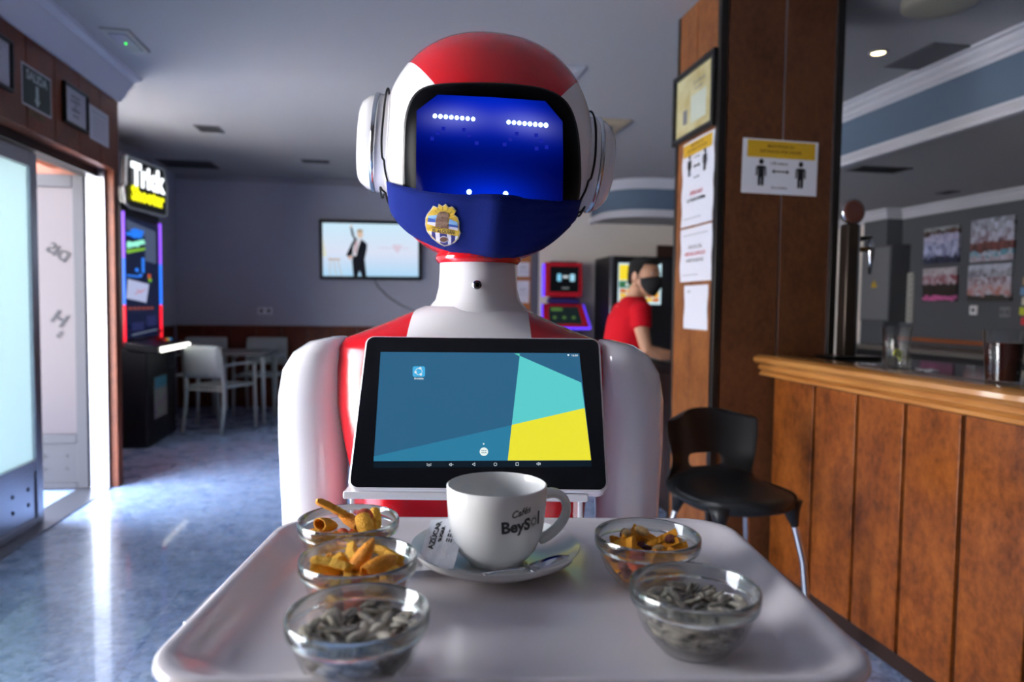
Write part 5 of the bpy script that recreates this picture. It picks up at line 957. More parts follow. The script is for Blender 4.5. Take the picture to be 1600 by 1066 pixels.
# beer tap tower
bt = thing('beer_tap', 'tall metal beer tap tower with round medallion and black lever beside the column', 'beer tap', (2.022, 2.84, 1.031))
M_bronze = mat('aged_metal', (112, 98, 84), .25, metal=.9)
box('tower', -.045, .012, -.03, .03, 0, .60, mat('dark_tower', (70, 60, 54), .3, metal=.7), bt, bevel=.008)
box('tower_trim', .012, .026, -.022, .022, 0, .60, M_steel, bt, bevel=.006); box('base_plate', -.12, .12, -.07, .07, 0, .012, M_blackplastic, bt, bevel=.003)
q = MB().lathe([(.001, -.014), (.045, -.014), (.052, -.008), (.052, .008), (.045, .014), (.001, .014)], 30, (-.005, 0, .655), 'y').build('medallion', mat('red_brown_enamel', (96, 58, 50), .3), bt, smooth=40)
MB().lathe([(.052, -.01), (.057, -.006), (.057, .006), (.052, .01)], 30, (-.005, 0, .655), 'y').build('medallion_rim', M_chrome, q, smooth=True)
MB().lathe([(.012, .59), (.010, .60), (.012, .61)], 12, (-.005, 0, 0), 'z', True, True).build('medallion_stem', M_chrome, bt)
MB().tube([(.026, 0, .49), (.06, 0, .49), (.085, 0, .492)], [.013, .010, .016], 12).build('tap_shank', mat('brass', (170, 130, 80), .25, metal=1), bt, smooth=True)
MB().tube([(.088, 0, .54), (.09, 0, .50), (.092, 0, .46), (.092, 0, .435), (.092, 0, .38)], [.010, .018, .016, .010, .007], 14).build('tap_body', M_chrome, bt, smooth=True)
MB().tube([(.092, 0, .545), (.06, 0, .540), (.025, 0, .534), (.015, 0, .533)], [.008, .010, .013, .010], 12).build('tap_lever', M_blackplastic, bt, smooth=True)
# ================================================================= bar back wall: photographs, fuse box, sockets
def photo_mat(name, bands, dens=30, seed=0):
    """crowd photograph: horizontal bands of (top fraction, colour a, colour b)"""
    m = mat(name, (128, 128, 128), .5); N = m.node_tree.nodes; L = m.node_tree.links; b = N['Principled BSDF']
    t = N.new('ShaderNodeTexCoord'); s = N.new('ShaderNodeSeparateXYZ'); L.new(t.outputs['Generated'], s.inputs[0])
    mp = N.new('ShaderNodeMapping'); mp.inputs['Location'].default_value = (seed, seed, 0); mp.inputs['Scale'].default_value = (0, dens, dens*.55); L.new(t.outputs['Generated'], mp.inputs[0])
    v = N.new('ShaderNodeTexVoronoi'); v.inputs['Scale'].default_value = 1; L.new(mp.outputs[0], v.inputs[0]); sc2 = N.new('ShaderNodeSeparateColor'); L.new(v.outputs['Color'], sc2.inputs[0])
    wob = N.new('ShaderNodeMath'); wob.operation = 'MULTIPLY_ADD'; L.new(sc2.outputs[1], wob.inputs[0]); wob.inputs[1].default_value = .10; L.new(s.outputs[2], wob.inputs[2])
    outs = []
    for k in (1, 2):
        r = N.new('ShaderNodeValToRGB'); r.color_ramp.interpolation = 'CONSTANT'; L.new(wob.outputs[0], r.inputs[0]); e = r.color_ramp.elements
        bb_ = sorted(bands, key=lambda q: q[0]); e[0].position = 0; e[0].color = (*lin(bb_[0][k]), 1); e[1].position = bb_[1][0]; e[1].color = (*lin(bb_[1][k]), 1)
        for q in bb_[2:]: z = e.new(q[0]); z.color = (*lin(q[k]), 1)
        outs.append(r.outputs[0])
    mx = N.new('ShaderNodeMix'); mx.data_type = 'RGBA'; L.new(sc2.outputs[0], mx.inputs[0]); L.new(outs[0], mx.inputs[6]); L.new(outs[1], mx.inputs[7]); L.new(mx.outputs[2], b.inputs['Base Color'])
    return m
PH = [('team photograph of players in white and blue shirts, upper left of four', 6.07, 1.893, .44, .355, [(0, (28, 30, 48), (60, 64, 90)), (.22, (90, 100, 150), (190, 195, 225)), (.62, (190, 190, 215), (150, 150, 190)), (.84, (60, 40, 36), (96, 70, 60)), (.97, (160, 165, 170), (120, 125, 130))]),
      ('photograph of a crowd at a table before a pale building, upper right of four', 5.48, 1.895, .46, .385, [(0, (190, 190, 205), (150, 130, 140)), (.14, (60, 140, 165), (190, 195, 210)), (.28, (130, 80, 74), (60, 44, 48)), (.5, (190, 195, 215), (120, 96, 110)), (.72, (196, 200, 220), (90, 92, 104))]),
      ('photograph of a group over a dark floor with a pink blotch, lower left of four', 6.07, 1.508, .43, .325, [(0, (62, 50, 50), (50, 40, 40)), (.08, (214, 110, 170), (190, 90, 150)), (.20, (46, 38, 38), (56, 46, 44)), (.55, (190, 184, 196), (140, 70, 80)), (.85, (196, 192, 200), (160, 150, 160))]),
      ('wide photograph of a large crowd of people, lower right of four', 5.49, 1.508, .46, .335, [(0, (52, 48, 48), (62, 58, 56)), (.2, (176, 120, 112), (190, 190, 205)), (.5, (120, 80, 80), (196, 196, 214)), (.72, (180, 184, 200), (110, 110, 122)), (.9, (190, 196, 214), (170, 176, 190))])]
for i, (lb, y, z, w_, h_, bd) in enumerate(PH):
    tag(box('wall_photograph', 5.275, 5.299, y-w_/2, y+w_/2, z-h_/2, z+h_/2, photo_mat('photo_print_%d' % i, bd, 13, i*7.3), None, bevel=.002), lb, 'photo', 'photographs on the grey bar wall')
fb = thing('fuse_box', 'grey metal fuse box with a yellow warning triangle on the bar wall', 'fuse box', (5.20, 6.74, 1.13))
MB().box(-.12, -.082, -.24, .22, 0, .80).box(-.082, .099, -.24, -.112, 0, .80).build('casing', mat('fuse_grey', (74, 76, 82), .5), fb); box('cover_door', -.128, -.12, -.22, .20, .02, .78, mat('fuse_grey2', (112, 114, 120), .5), fb, bevel=.003)
MB().add([(-.1285, -.05, .36), (-.1285, .05, .36), (-.1285, .0, .44)], [(0, 1, 2)]).build('warning_triangle', mat('warning_yellow', (208, 168, 30), .5), fb)
MB().tube([(-.1285, .0, .42), (-.1290, -.008, .395), (-.1290, .008, .395), (-.1285, .0, .37)], .003, 4).build('bolt_mark', M_print, fb)
vs_ = MB(); vs_.box(-.02, 0, -.02, .06, 0, .52)
for k in range(9): vs_.box(-.045, -.02, .0, .035, .03+.055*k, .055+.055*k)
tag(vs_.build('white_rack', mat('rack_white', (170, 170, 166), .5), None, loc=(5.299, 6.44, 1.12)), 'narrow white toothed rack on the wall beside the fuse box', 'rack')
def socket(label, f, w_=.16, h_=.08, double=True, m=None):
    t = thing('wall_socket', label, 'socket'); mb = MB(); mb.rings([[f(a*w_/2*s_, b*h_/2*s_, d) for a, b in ((-1, -1), (1, -1), (1, 1), (-1, 1))] for s_, d in ((1, 0), (1, .006), (.94, .010))]); mb.build('plate', m or mat('socket_white', (232, 234, 240), .4), t)
    for x_ in ((-w_/4, w_/4) if double else (0,)):
        mb = MB(); mb.add([f(x_+a, b, .0105) for a, b in circ(0, 0, .022, n=16)], [tuple(range(16))]); mb.build('socket_well', mat('socket_grey', (90, 92, 100), .5), t)
    return t
socket('double white wall socket on the blue wall above the chairs', plane_map((-1.515, 8.699, 1.145), (1, 0, 0), (0, 0, 1), (0, -1, 0)), .17, .085)
socket('single white socket under the photographs on the bar wall', plane_map((5.299, 5.66, 1.26), (0, -1, 0), (0, 0, 1), (-1, 0, 0)), .085, .085, False)
socket('grey double socket with a cable under the right photograph', plane_map((5.299, 5.32, 1.245), (0, -1, 0), (0, 0, 1), (-1, 0, 0)), .11, .09, True, mat('socket_dim', (120, 122, 128), .5))
pn = thing('pennant_string', 'string of small coloured pennants at the right edge of the bar wall', 'pennants', (5.29, 5.12, 1.15))
for k, c in enumerate(((210, 60, 70), (190, 200, 60), (214, 206, 190), (110, 150, 190), (180, 150, 120))):
    MB().prism([(-.03, -.035), (.035, -.03), (.03, .035), (-.035, .03)], -.002, .002, lambda u, v, z: (z, u+.02*(k % 2), v+.02+.085*k)).build('pennant', mat('pennant_%d' % k, c, .7), pn)
# ================================================================= television
tv = thing('television', 'wall mounted flat television showing a man in a black suit', 'television', (-.275, 8.62, 1.892)); tv.rotation_euler = (0, radians(-.6), 0)
box('tv_body', -.605, .605, 0, .06, -.355, .355, mat('tv_black', (12, 12, 14), .3), tv, bevel=.008); box('wall_bracket', -.2, .2, .055, .082, -.15, .15, M_blackplastic, tv)
def tvm():
    m = bpy.data.materials.new('tv_picture'); m.use_nodes = True; N = m.node_tree.nodes; L = m.node_tree.links; b = N['Principled BSDF']; b.inputs['Base Color'].default_value = (0, 0, 0, 1)
    t = N.new('ShaderNodeTexCoord'); s = N.new('ShaderNodeSeparateXYZ'); L.new(t.outputs['Generated'], s.inputs[0]); r = N.new('ShaderNodeValToRGB'); L.new(s.outputs[2], r.inputs[0]); e = r.color_ramp.elements
    e[0].color = (*lin((176, 220, 250)), 1); e[1].color = (*lin((206, 238, 255)), 1); q = e.new(.45); q.color = (*lin((222, 230, 250)), 1); L.new(r.outputs[0], b.inputs['Emission Color']); b.inputs['Emission Strength'].default_value = .95; return m
box('tv_screen', -.565, .565, -.003, .001, -.315, .315, tvm(), tv)
def tp(name, pts, c, d=-.004, par=tv, es=.9):
    P = [((x-797)/1160*1.13, (475-y)/660*.63) for x, y in pts]
    return MB().prism(P, d-.0004, d, lambda u, v, z: (u, z, v)).build(name, scr(c, es) if es else c, par)
tp('picture_suit', [(565, 600), (720, 600), (740, 805), (680, 805), (655, 735), (635, 805), (580, 805)], (18, 20, 30))
tp('picture_suit', [(600, 335), (690, 345), (750, 400), (745, 470), (715, 610), (570, 610), (575, 540), (520, 560), (495, 545), (560, 400)], (20, 22, 32))
tp('picture_arm', [(548, 195), (572, 195), (598, 310), (640, 345), (600, 360), (565, 290)], (20, 22, 32))
tp('picture_shirt', [(625, 345), (685, 330), (640, 450), (615, 555), (575, 545), (580, 440)], (222, 222, 232), -.0048)
tp('picture_tie', [(612, 375), (628, 375), (615, 500), (598, 520)], (190, 110, 120), -.0054)
tp('picture_head', circ(665, 280, 36, 48, 18), (226, 196, 174), -.0048); tp('picture_hair', circ(665, 250, 38, 36, 16, pi, 2*pi), (170, 150, 120), -.0054); tp('picture_hand', circ(545, 572, 28, 22, 10), (214, 170, 150), -.0054); tp('picture_hand', circ(560, 180, 12, 18, 8), (226, 196, 174), -.0048)
tp('picture_stool', [(280, 588), (425, 588), (425, 606), (280, 606)], (200, 170, 140)); 
for a, b in ((305, 300), (345, 375), (395, 440)): tp('picture_stool_leg', line(a, 606, b, 800, 8), (200, 180, 150))
tp('picture_wing', [(222, 310), (240, 440), (262, 560), (222, 560)], (230, 232, 200))
tp('picture_caption', [(890, 440), (1260, 440), (1260, 452), (890, 452)], (224, 212, 232)); tp('picture_caption', [(1050, 405), (1180, 405), (1130, 500), (1100, 500)], (226, 212, 230), -.0045)
cb = MB().tube([on(1, 8.69, x, y) for x, y in ((585, 438), (592, 450), (606, 464), (625, 476), (645, 485), (668, 492), (690, 500))], .006, 6).build('power_cable', mat('dull_cable', (60, 62, 74), .7), None, smooth=True); tag(cb, 'thin cable running down the wall from the television', 'cable')
# ================================================================= patio chairs and table
M_resin = mat('pale_resin', (186, 194, 190), .5)
def chair(label, x, y, rz, arms=True):
    c = thing('patio_chair', label, 'chair', (x, y, 0), rz, 'pale resin armchairs around the cafe table')
    MB().prism(rrect(-.22, .22, -.22, .21, .05), .425, .45, lambda u, v, z: (u, v, z)).build('seat', M_resin, c, bevel=.006)
    for s_ in (-1, 1):
        MB().tube([(s_*.225, -.23, 0), (s_*.225, -.215, .3), (s_*.225, -.21, .64)], [.017, .020, .018], 8).build('leg', M_resin, c, smooth=True)
        MB().tube([(s_*.225, .27, 0), (s_*.222, .225, .25), (s_*.218, .215, .46), (s_*.215, .25, .66), (s_*.212, .275, .83)], [.017, .020, .021, .02, .016], 8).build('leg', M_resin, c, smooth=True)
        MB().tube([(s_*.225, -.23, .635), (s_*.232, -.10, .655), (s_*.225, .10, .655), (s_*.214, .245, .64)], [.018, .024, .022, .018], 8, flat=.6).build('armrest', M_resin, c, smooth=True)
    bk_ = MB(); V = []
    for j in range(8):
        for i in range(9):
            u = i/4-1; v = j/7; V.append((u*.215, .232+.06*v+.03*(1-u*u)-.0, .53+.31*v))
    bk_.add(V, [(j*9+i, j*9+i+1, (j+1)*9+i+1, (j+1)*9+i) for j in range(7) for i in range(8)]); bk_.build('backrest', M_resin, c, smooth=True, solid=.012)
    MB().tube([(-.215, .225, .41), (.215, .225, .41)], .018, 8, flat=.7).build('rail', M_resin, c)
    return c
chair('pale resin armchair with its back to the camera beside the arcade machine', -1.66, 7.15, radians(153))
chair('pale resin armchair facing the room at the back wall, left one', -2.13, 8.22, radians(0))
chair('pale resin armchair facing the room at the back wall, right one', -1.48, 8.18, radians(-6))
chair('pale resin armchair at the right side of the cafe table', -1.22, 7.72, radians(-88)) if False else None
ct_ = thing('cafe_table', 'square pale topped cafe table between the resin armchairs', 'table', (-1.63, 7.74, 0))
MB().prism(rrect(-.36, .36, -.36, .36, .04), .70, .73, lambda u, v, z: (u, v, z)).build('tabletop', mat('grey_table_top', (112, 112, 112), .35), ct_, bevel=.005)
for a, b in ((-1, -1), (1, -1), (1, 1), (-1, 1)): MB().tube([(a*.31, b*.31, .70), (a*.32, b*.32, 0)], [.022, .018], 8).build('leg', M_resin, ct_, smooth=True)
# ================================================================= arcade machine
am = thing('arcade_machine', 'tall black arcade machine with coloured light strips and a white and yellow lit sign', 'arcade machine', (-2.2, 6.28, 0))
M_ab = mat('arcade_black', (18, 18, 22), .4)
box('lower_cabinet', -.34, .15, .0, .78, 0, .84, M_ab, am, bevel=.01); box('plinth', -.3, .12, .03, .9, 0, .03, M_print, am)
MB().prism([(-.02, .84), (.25, .80), (.255, .84), (.24, .865), (-.02, .905)], -.03, .84, lambda u, v, t: (u, t, v)).build('control_deck', M_ab, am, bevel=.008)
MB().tube([(.262, .02, .835), (.262, .80, .835)], .022, 12).build('light_bar', emis('white_neon', (250, 248, 240), 3.5), am, smooth=True)
MB().prism(circ(0, 0, .03, n=14), 0, .03, lambda u, v, z: (.1+u, .5+v, .885+z)).build('joystick_base', mat('red_plastic', (200, 40, 50), .4), am)
MB().tube([(.1, .5, .9), (.1, .5, .96)], .006, 8).build('joystick', M_chrome, am); MB().lathe([(.002, -.02), (.015, -.014), (.02, 0), (.015, .014), (.002, .02)], 14, (.1, .5, .975)).build('joystick_ball', mat('red_plastic'), am, smooth=True)
for k, c in enumerate(((220, 60, 60), (230, 200, 60), (60, 150, 220))): MB().lathe([(.018, .88), (.018, .90), (.001, .902)], 14, (.12, .58+.07*k, 0)).build('button', emis('button_%d' % k, c, .5), am, smooth=40)
box('screen_cabinet', -.34, -.03, .0, .95, .84, 2.05, M_ab, am, bevel=.01)
box('screen_glass', -.032, -.024, .05, .90, .92, 1.96, mat('arcade_glass', (10, 14, 30), .08, emit=(20, 30, 62), es=.7), am)
for y_ in (.0, .93):
    for z0, z1, c in ((.86, 1.21, (255, 30, 50)), (1.21, 1.60, (50, 120, 255)), (1.60, 1.99, (150, 90, 255))): box('light_strip', -.03, -.012, y_, y_+.024, z0, z1, emis('neon_%d' % c[1], c, 1.6), am, bevel=.004)
ai = lambda mb, pts, d: mb.prism([((x-640)/205*.80+.06, (905-y)/640*1.0+.93) for x, y in pts], d, d+.0008, lambda u, v, z: (z, u, v))
def ap_(name, polys, c, es=1, d=-.0235): mb = MB(); [ai(mb, p, d) for p in polys]; return mb.build(name, scr(c, es), am)
ap_('screen_reflection', [[(645, 265), (835, 285), (835, 480), (760, 470), (760, 330), (650, 320)]], (84, 96, 124), .8)
ap_('screen_player', [circ(692, 330, 26, 26, 12), rrect(645, 730, 330, 350, 6), [(690, 300), (755, 300), (740, 345), (700, 350)]], (40, 120, 235), 1.1, -.0225)
ap_('screen_title', [[(645, 395), (750, 350), (762, 372), (650, 420)], rrect(650, 720, 380, 400, 6)], (150, 240, 210), 1.1, -.0215)
ap_('screen_title_shadow', [[(640, 430), (760, 395), (760, 408), (650, 448)]], (130, 190, 60), 1, -.0215)
ap_('screen_hook_dots', [circ(745, 465+k*17, 10, 9, 10) for k in range(5)]+[circ(728, 558, 10, 9, 10), circ(705, 530, 11, 11, 10)]+[circ(650+k*13, 566, 5, 7, 8) for k in range(6)], (50, 130, 250), 1.1, -.0215)
ap_('screen_target', [rrect(776, 794, 545, 572, 4)], (200, 90, 50), 1, -.0215); ap_('screen_target_base', [rrect(780, 800, 572, 590, 4)], (110, 180, 40), 1, -.0215)
ap_('screen_card', [[(650, 585), (782, 605), (762, 712), (640, 690)]], (176, 184, 220), 1, -.0215); ap_('screen_card_mark', [line(690, 665, 760, 635, 5), line(700, 640, 735, 655, 5)], (190, 110, 130), 1, -.0208)
ap_('screen_footer', [rrect(650+k*28, 670+k*28, 738, 752, 4) for k in range(6)], (150, 70, 50), .9, -.0215); ap_('screen_footer_panel', [rrect(765, 830, 790, 850, 8), rrect(670, 745, 822, 870, 6)], (36, 42, 84), 1, -.0215); ap_('screen_base_line', [line(670, 892, 835, 875, 8)], (100, 110, 130), 1, -.0215)
box('coin_panel', .15, .156, .60, .74, .62, .76, mat('coin_panel', (60, 58, 74), .4), am, bevel=.003)
box('coin_slot', .156, .158, .63, .645, .65, .73, M_print, am); box('coin_slot', .156, .158, .69, .705, .65, .73, M_print, am)
box('art_panel', .15, .155, .18, .50, .22, .58, mat('arcade_art', (110, 60, 120), .4, noise=(22, (90, 150, 90), 3), emit=(60, 50, 60), es=.4), am); box('art_panel_sky', .1552, .1556, .18, .50, .48, .58, mat('arcade_art_sky', (60, 130, 150), .4), am)
sg = MB(); out = [(a*.66, b*.92) for a, b in [(-.10, .03), (.0, .0), (.86, .0), (.94, .02), (.94, .30), (.86, .46), (-.06, .46), (-.08, .20), (-.14, .18)]]
sg.prism(out, -.05, .0, lambda u, v, z: (z, u, v)); sgo = sg.build('sign_board', M_ab, am, bevel=.006); sgo.location = (0.0, .10, 2.03); sgo.rotation_euler = (0, 0, radians(-10))
q = MB(); q.tube([(.004, u, v) for u, v in out+[out[0]]], .011, 6); q.build('sign_outline', mat('sign_silver', (120, 124, 130), .4, emit=(90, 96, 100), es=.5), sgo)
q = MB(); text(q, 'Trick', .245, lambda u, v: (.012, .28+u*1.0, .29+v), bold=.012, res=2); text(q, 'Trick', .245, lambda u, v: (.006, .288+u*1.0, .282+v), bold=.012, res=2); q.build('sign_word', emis('sign_white', (245, 250, 255), 2.2), sgo)
q = MB(); text(q, 'Shooter', .165, lambda u, v: (.013, .28+u*1.0, .125+v), bold=.009, res=2); q.build('sign_word', emis('sign_yellow_light', (240, 236, 20), 1.6), sgo)
box('sign_post', -.06, -.02, .3, .6, 2.04, 2.12, M_ab, am)
# ================================================================= far right: notice panel, betting kiosk, vending machine, dark door
pnl = struct(box('door_4', 1.42, 1.70, 8.66, 8.70, 0, 2.02, mat('orange_wood_door', (176, 108, 52), .4)))
struct(box('trim_door_edge', 1.70, 1.80, 8.655, 8.70, 0, 2.1, mat('grey_trim', (96, 98, 110), .6)))
for z, h_, nm in ((1.70, .18, 'upper'), (1.42, .28, 'lower')):
    q = sheet('pinned_notice', f'{nm} white notice pinned to the orange door right of the robot neck', 'paper', plane_map((1.60, 8.659, z), (1, 0, 0), (0, 0, 1), (0, -1, 0)), .16, h_); lettering(q, plane_map((1.60, 8.659, z), (1, 0, 0), (0, 0, 1), (0, -1, 0)), [('AVISO', 0, .03, .03, .0004)]+[('información al cliente', 0, -.0-.02*k, .014, 0) for k in range(3)], mat('grey_print'), .002)
kk = thing('betting_kiosk', 'betting terminal with two red framed screens and violet edge light', 'kiosk', (2.06, 8.30, 0))
M_kr = mat('kiosk_red', (200, 24, 44), .4); M_vio = emis('violet_light', (96, 60, 255), 1.6)
box('pedestal', -.20, .24, -.0, .34, 0, .93, M_ab, kk, bevel=.01); box('spine', -.16, .18, .12, .22, .9, 1.8, M_ab, kk, bevel=.01)
box('upper_frame', -.25, .22, .02, .12, 1.36, 1.78, M_kr, kk, bevel=.01); box('upper_screen', -.19, .17, .012, .02, 1.42, 1.73, scr((14, 16, 20), .8), kk)
kp = lambda nm, pts, c, es=1: MB().prism(pts, .009, .0115, lambda u, v, z: (u, z, v)).build(nm, scr(c, es), kk)
kp('screen_window', rrect(-.10, -.05, 1.55, 1.64, .01), (120, 190, 220), 1.2); kp('screen_window', rrect(.06, .12, 1.55, 1.64, .01), (150, 200, 220), 1.2); kp('screen_letters', rrect(-.03, .04, 1.59, 1.62, .01), (200, 210, 214)); kp('screen_caption', rrect(-.04, .05, 1.46, 1.475, .004), (120, 126, 126))
box('violet_side_light', -.268, -.25, .03, .11, 1.36, 1.76, M_vio, kk); box('mid_unit', -.2, .2, .05, .14, 1.28, 1.34, mat('kiosk_blue', (50, 40, 110), .4), kk, bevel=.008)
tilt = bpy.data.objects.new('console', None)
q = MB(); f_ = lambda u, v, z: (u*(1.06-.16*v), -.10+.22*v-z*.9, .99+.29*v+z*.4)
q.prism([(-.27, 0), (.27, 0), (.27, 1), (-.27, 1)], -.05, 0, f_); con = q.build('console_frame', M_kr, kk, bevel=.008)
q = MB(); q.prism([(-.20, .14), (.20, .14), (.20, .86), (-.20, .86)], 0, .004, f_); q.build('console_screen', scr((22, 34, 36), .9), kk)
q = MB(); q.prism([(-.17, .68), (-.02, .68), (-.02, .80), (-.17, .80)], .004, .006, f_); [q.prism(rrect(-.15+.12*k, -.11+.12*k, .35, .45, .01), .004, .006, f_) for k in range(3)]; q.build('console_picture', scr((84, 120, 60), .9), kk)
MB().tube([(-.30, -.115, .98), (.29, -.115, .98)], .014, 8).build('violet_edge_light', M_vio, kk); MB().tube([(-.30, -.11, .98), (-.262, .11, 1.27)], .010, 8).build('violet_edge_light', M_vio, kk); MB().tube([(.30, -.11, .98), (.262, .11, 1.27)], .008, 8).build('violet_edge_light', M_vio, kk)
vm = thing('vending_machine', 'tall black tobacco vending machine with a lit yellow selection panel behind the man', 'vending machine', (2.49, 7.85, 0), radians(1))
box('cabinet', 0, .82, 0, .62, 0, 1.84, M_ab, vm, bevel=.012); box('chrome_edge', -.006, .035, -.012, .02, .02, 1.84, M_steel, vm, bevel=.004)
box('fascia', .03, .80, -.012, .0, .05, 1.80, mat('vending_fascia', (30, 30, 34), .3), vm)
box('lit_panel', .09, .62, -.016, -.011, 1.28, 1.76, scr((196, 226, 236), 1.1), vm); box('lit_panel_yellow', .10, .26, -.018, -.016, 1.56, 1.74, scr((240, 214, 50), 1.1), vm)
box('lit_panel_red', .27, .44, -.018, -.016, 1.57, 1.73, scr((226, 60, 60), 1), vm); box('lit_panel_green', .10, .60, -.018, -.016, 1.47, 1.55, scr((60, 120, 80), .9), vm)
for r_ in range(3):
    for k in range(6): box('selection_button', .11+.082*k, .185+.082*k, -.020, -.016, 1.31+.052*r_, 1.355+.052*r_, scr(((240, 170, 30), (236, 190, 40), (206, 110, 30))[(k+r_) % 3], 1), vm, bevel=.003)
for k in range(6): box('cup_icon', .18+.072*k, .215+.072*k, -.020, -.018, 1.49, 1.53, scr((210, 220, 220), 1), vm)
box('coin_display', .07, .14, -.018, -.011, 1.03, 1.12, scr((240, 220, 240), 2), vm, bevel=.003); box('keypad', .06, .15, -.016, -.011, .80, 1.0, M_steel, vm, bevel=.003); box('delivery_tray', .2, .6, -.02, -.01, .3, .5, M_print, vm, bevel=.006)
struct(box('door_3', 3.36, 4.1, 8.62, 8.66, 0, 2.05, mat('dark_brown_door', (64, 40, 32), .5), bevel=.004))
q = sheet('door_paper', 'white paper on the dark brown door behind the man', 'paper', plane_map((3.62, 8.615, 1.58), (1, 0, 0), (0, 0, 1), (0, -1, 0)), .14, .24)
# ================================================================= the man leaning at the service counter
per = thing('person', 'man in red t-shirt and black face mask leaning on the dark counter behind the column', 'person', (1.375, 4.05, 0))
M_skin = mat('skin', (196, 146, 116), .5, bump=(60, .05)); M_hair = mat('short_black_hair', (16, 13, 13), .8, bump=(500, .6)); M_shirt = mat('red_tshirt', (196, 18, 34), .9, spec=.2, bump=(30, .25)); M_trou = mat('black_trousers', (26, 26, 30), .85)
HM = Matrix.Translation((.122, -.008, 1.432)) @ Matrix.Rotation(radians(-60), 4, 'Z') @ Matrix.Rotation(radians(4), 4, 'Y')
def headring(sc_=1.0, dz=0, zmin=-9, nz=22, nu=32):
    prof = [(-.112, .020, .030, .045), (-.105, .036, .042, .036), (-.09, .050, .056, .024), (-.07, .062, .072, .014), (-.04, .068, .086, .004), (0, .073, .094, 0), (.03, .0745, .098, -.002), (.06, .070, .094, -.006), (.085, .056, .078, -.010), (.102, .036, .052, -.012), (.111, .012, .018, -.013)]
    R = []
    for z, w_, d_, xo in prof:
        if z < zmin: continue
        R.append([HM @ Vector((xo+d_*sc_*cos(t)*(1-.06*(cos(t) > 0)*0), w_*sc_*sin(t), z*sc_+dz)) for t in [2*pi*i/nu for i in range(nu)]])
    return R
bd = MB(); bd.rings(headring())
bd.rings([[HM @ Vector((x+rx*cos(t), rx*.75*sin(t), z)) for t in [2*pi*i/10 for i in range(10)]] for x, rx, z in ((.093, .004, .028), (.098, .010, .010), (.108, .013, -.008), (.110, .013, -.018), (.095, .010, -.026))])
for s in (-1, 1):
    bd.rings([[HM @ Vector((-.012+a*cos(t), s*y, .000+1.5*a*sin(t))) for t in [2*pi*i/14 for i in range(14)]] for a, y in ((.008, .068), (.016, .074), (.021, .082), (.017, .086), (.006, .083))])
def limb(mb, pts, r, n=14): mb.tube(pts, r, n)
limb(bd, [(.085, 0, 1.37), (.07, 0, 1.31), (.05, 0, 1.25)], [.052, .052, .07])
def hand(mb, o, dx, side):
    """palm and five bent fingers lying over the counter edge"""
    o = Vector(o); d = Vector(dx).normalized(); sd_ = Vector((-d.y, d.x, 0))*side
    mb.tube([o, o+d*.03, o+d*.075, o+d*.085], [.022, .028, .030, .020], 12, flat=.5)
    for k, l in enumerate((.060, .070, .064, .050)):
        b = o+d*.078+sd_*(.024-.016*k); mb.tube([b-d*.02, b+d*l*.4+Vector((0, 0, .004)), b+d*l*.75-Vector((0, 0, .006)), b+d*l-Vector((0, 0, .018))], [.009, .0085, .0078, .0062], 8)
    b = o+d*.025+sd_*.026; mb.tube([b-sd_*.01, b+sd_*.018+d*.02, b+sd_*.026+d*.042-Vector((0, 0, .006))], [.011, .0095, .0075], 8)
AR = {-1: [(.045, -.165, 1.245), (.04, -.20, 1.12), (.065, -.215, 1.005), (.16, -.205, .975), (.27, -.18, .965)], 1: [(.045, .165, 1.245), (.07, .205, 1.11), (.11, .215, .99), (.20, .17, .965), (.29, .10, .958)]}
for s in (-1, 1):
    limb(bd, AR[s], [.048, .044, .038, .036, .025], 14); hand(bd, AR[s][-1], (1, .35 if s < 0 else -.4, -.05), -s if s < 0 else -1)
limb(bd, [(.0, 0, .83), (.0, 0, .98), (.03, 0, 1.12), (.05, 0, 1.24)], [.12, .115, .13, .10], 18)
for s in (-1, 1): limb(bd, [(0, s*.085, .82), (.02, s*.095, .60), (.015, s*.10, .44), (-.015, s*.10, .25), (-.03, s*.10, .08)], [.085, .075, .055, .052, .038])
bo = bd.build('body', M_skin, per, smooth=True); q = bo.modifiers.new('fuse', 'REMESH'); q.mode = 'VOXEL'; q.voxel_size = .006; q.use_smooth_shade = True; q = bo.modifiers.new('sm', 'SMOOTH'); q.iterations = 3
def fuse(mb, name, m, vs=.012, it=6):
    o = mb.build(name, m, per, smooth=True); q = o.modifiers.new('fuse', 'REMESH'); q.mode = 'VOXEL'; q.voxel_size = vs; q.use_smooth_shade = True; q = o.modifiers.new('sm', 'SMOOTH'); q.iterations = it; return o
ts_ = MB()
def tor(mb, S): mb.rings([[(cx+a*se(cos(t), .9), b*se(sin(t), .9), z) for t in [2*pi*i/30 for i in range(30)]] for z, cx, a, b in S])
tor(ts_, [(.80, -.01, .125, .165), (.90, -.012, .122, .16), (1.0, 0, .12, .16), (1.1, .02, .125, .172), (1.18, .032, .122, .180), (1.245, .045, .10, .165), (1.285, .055, .075, .12), (1.305, .062, .066, .075), (1.312, .064, .062, .066)])
for s in (-1, 1): limb(ts_, [(.045, s*.14, 1.245), AR[s][0], Vector(AR[s][0]).lerp(Vector(AR[s][1]), .55), Vector(AR[s][1])+Vector((0, 0, .005))], [.05, .062, .060, .058], 16)
fuse(ts_, 'tshirt', M_shirt, .011, 4)
tr = MB(); tor(tr, [(.70, -.01, .115, .15), (.80, -.01, .122, .16), (.84, -.01, .12, .158)])
for s in (-1, 1): limb(tr, [(-.005, s*.085, .78), (.02, s*.095, .60), (.015, s*.10, .44), (-.015, s*.10, .25), (-.03, s*.10, .085)], [.105, .088, .072, .066, .06], 16)
fuse(tr, 'trousers', M_trou, .014, 4)
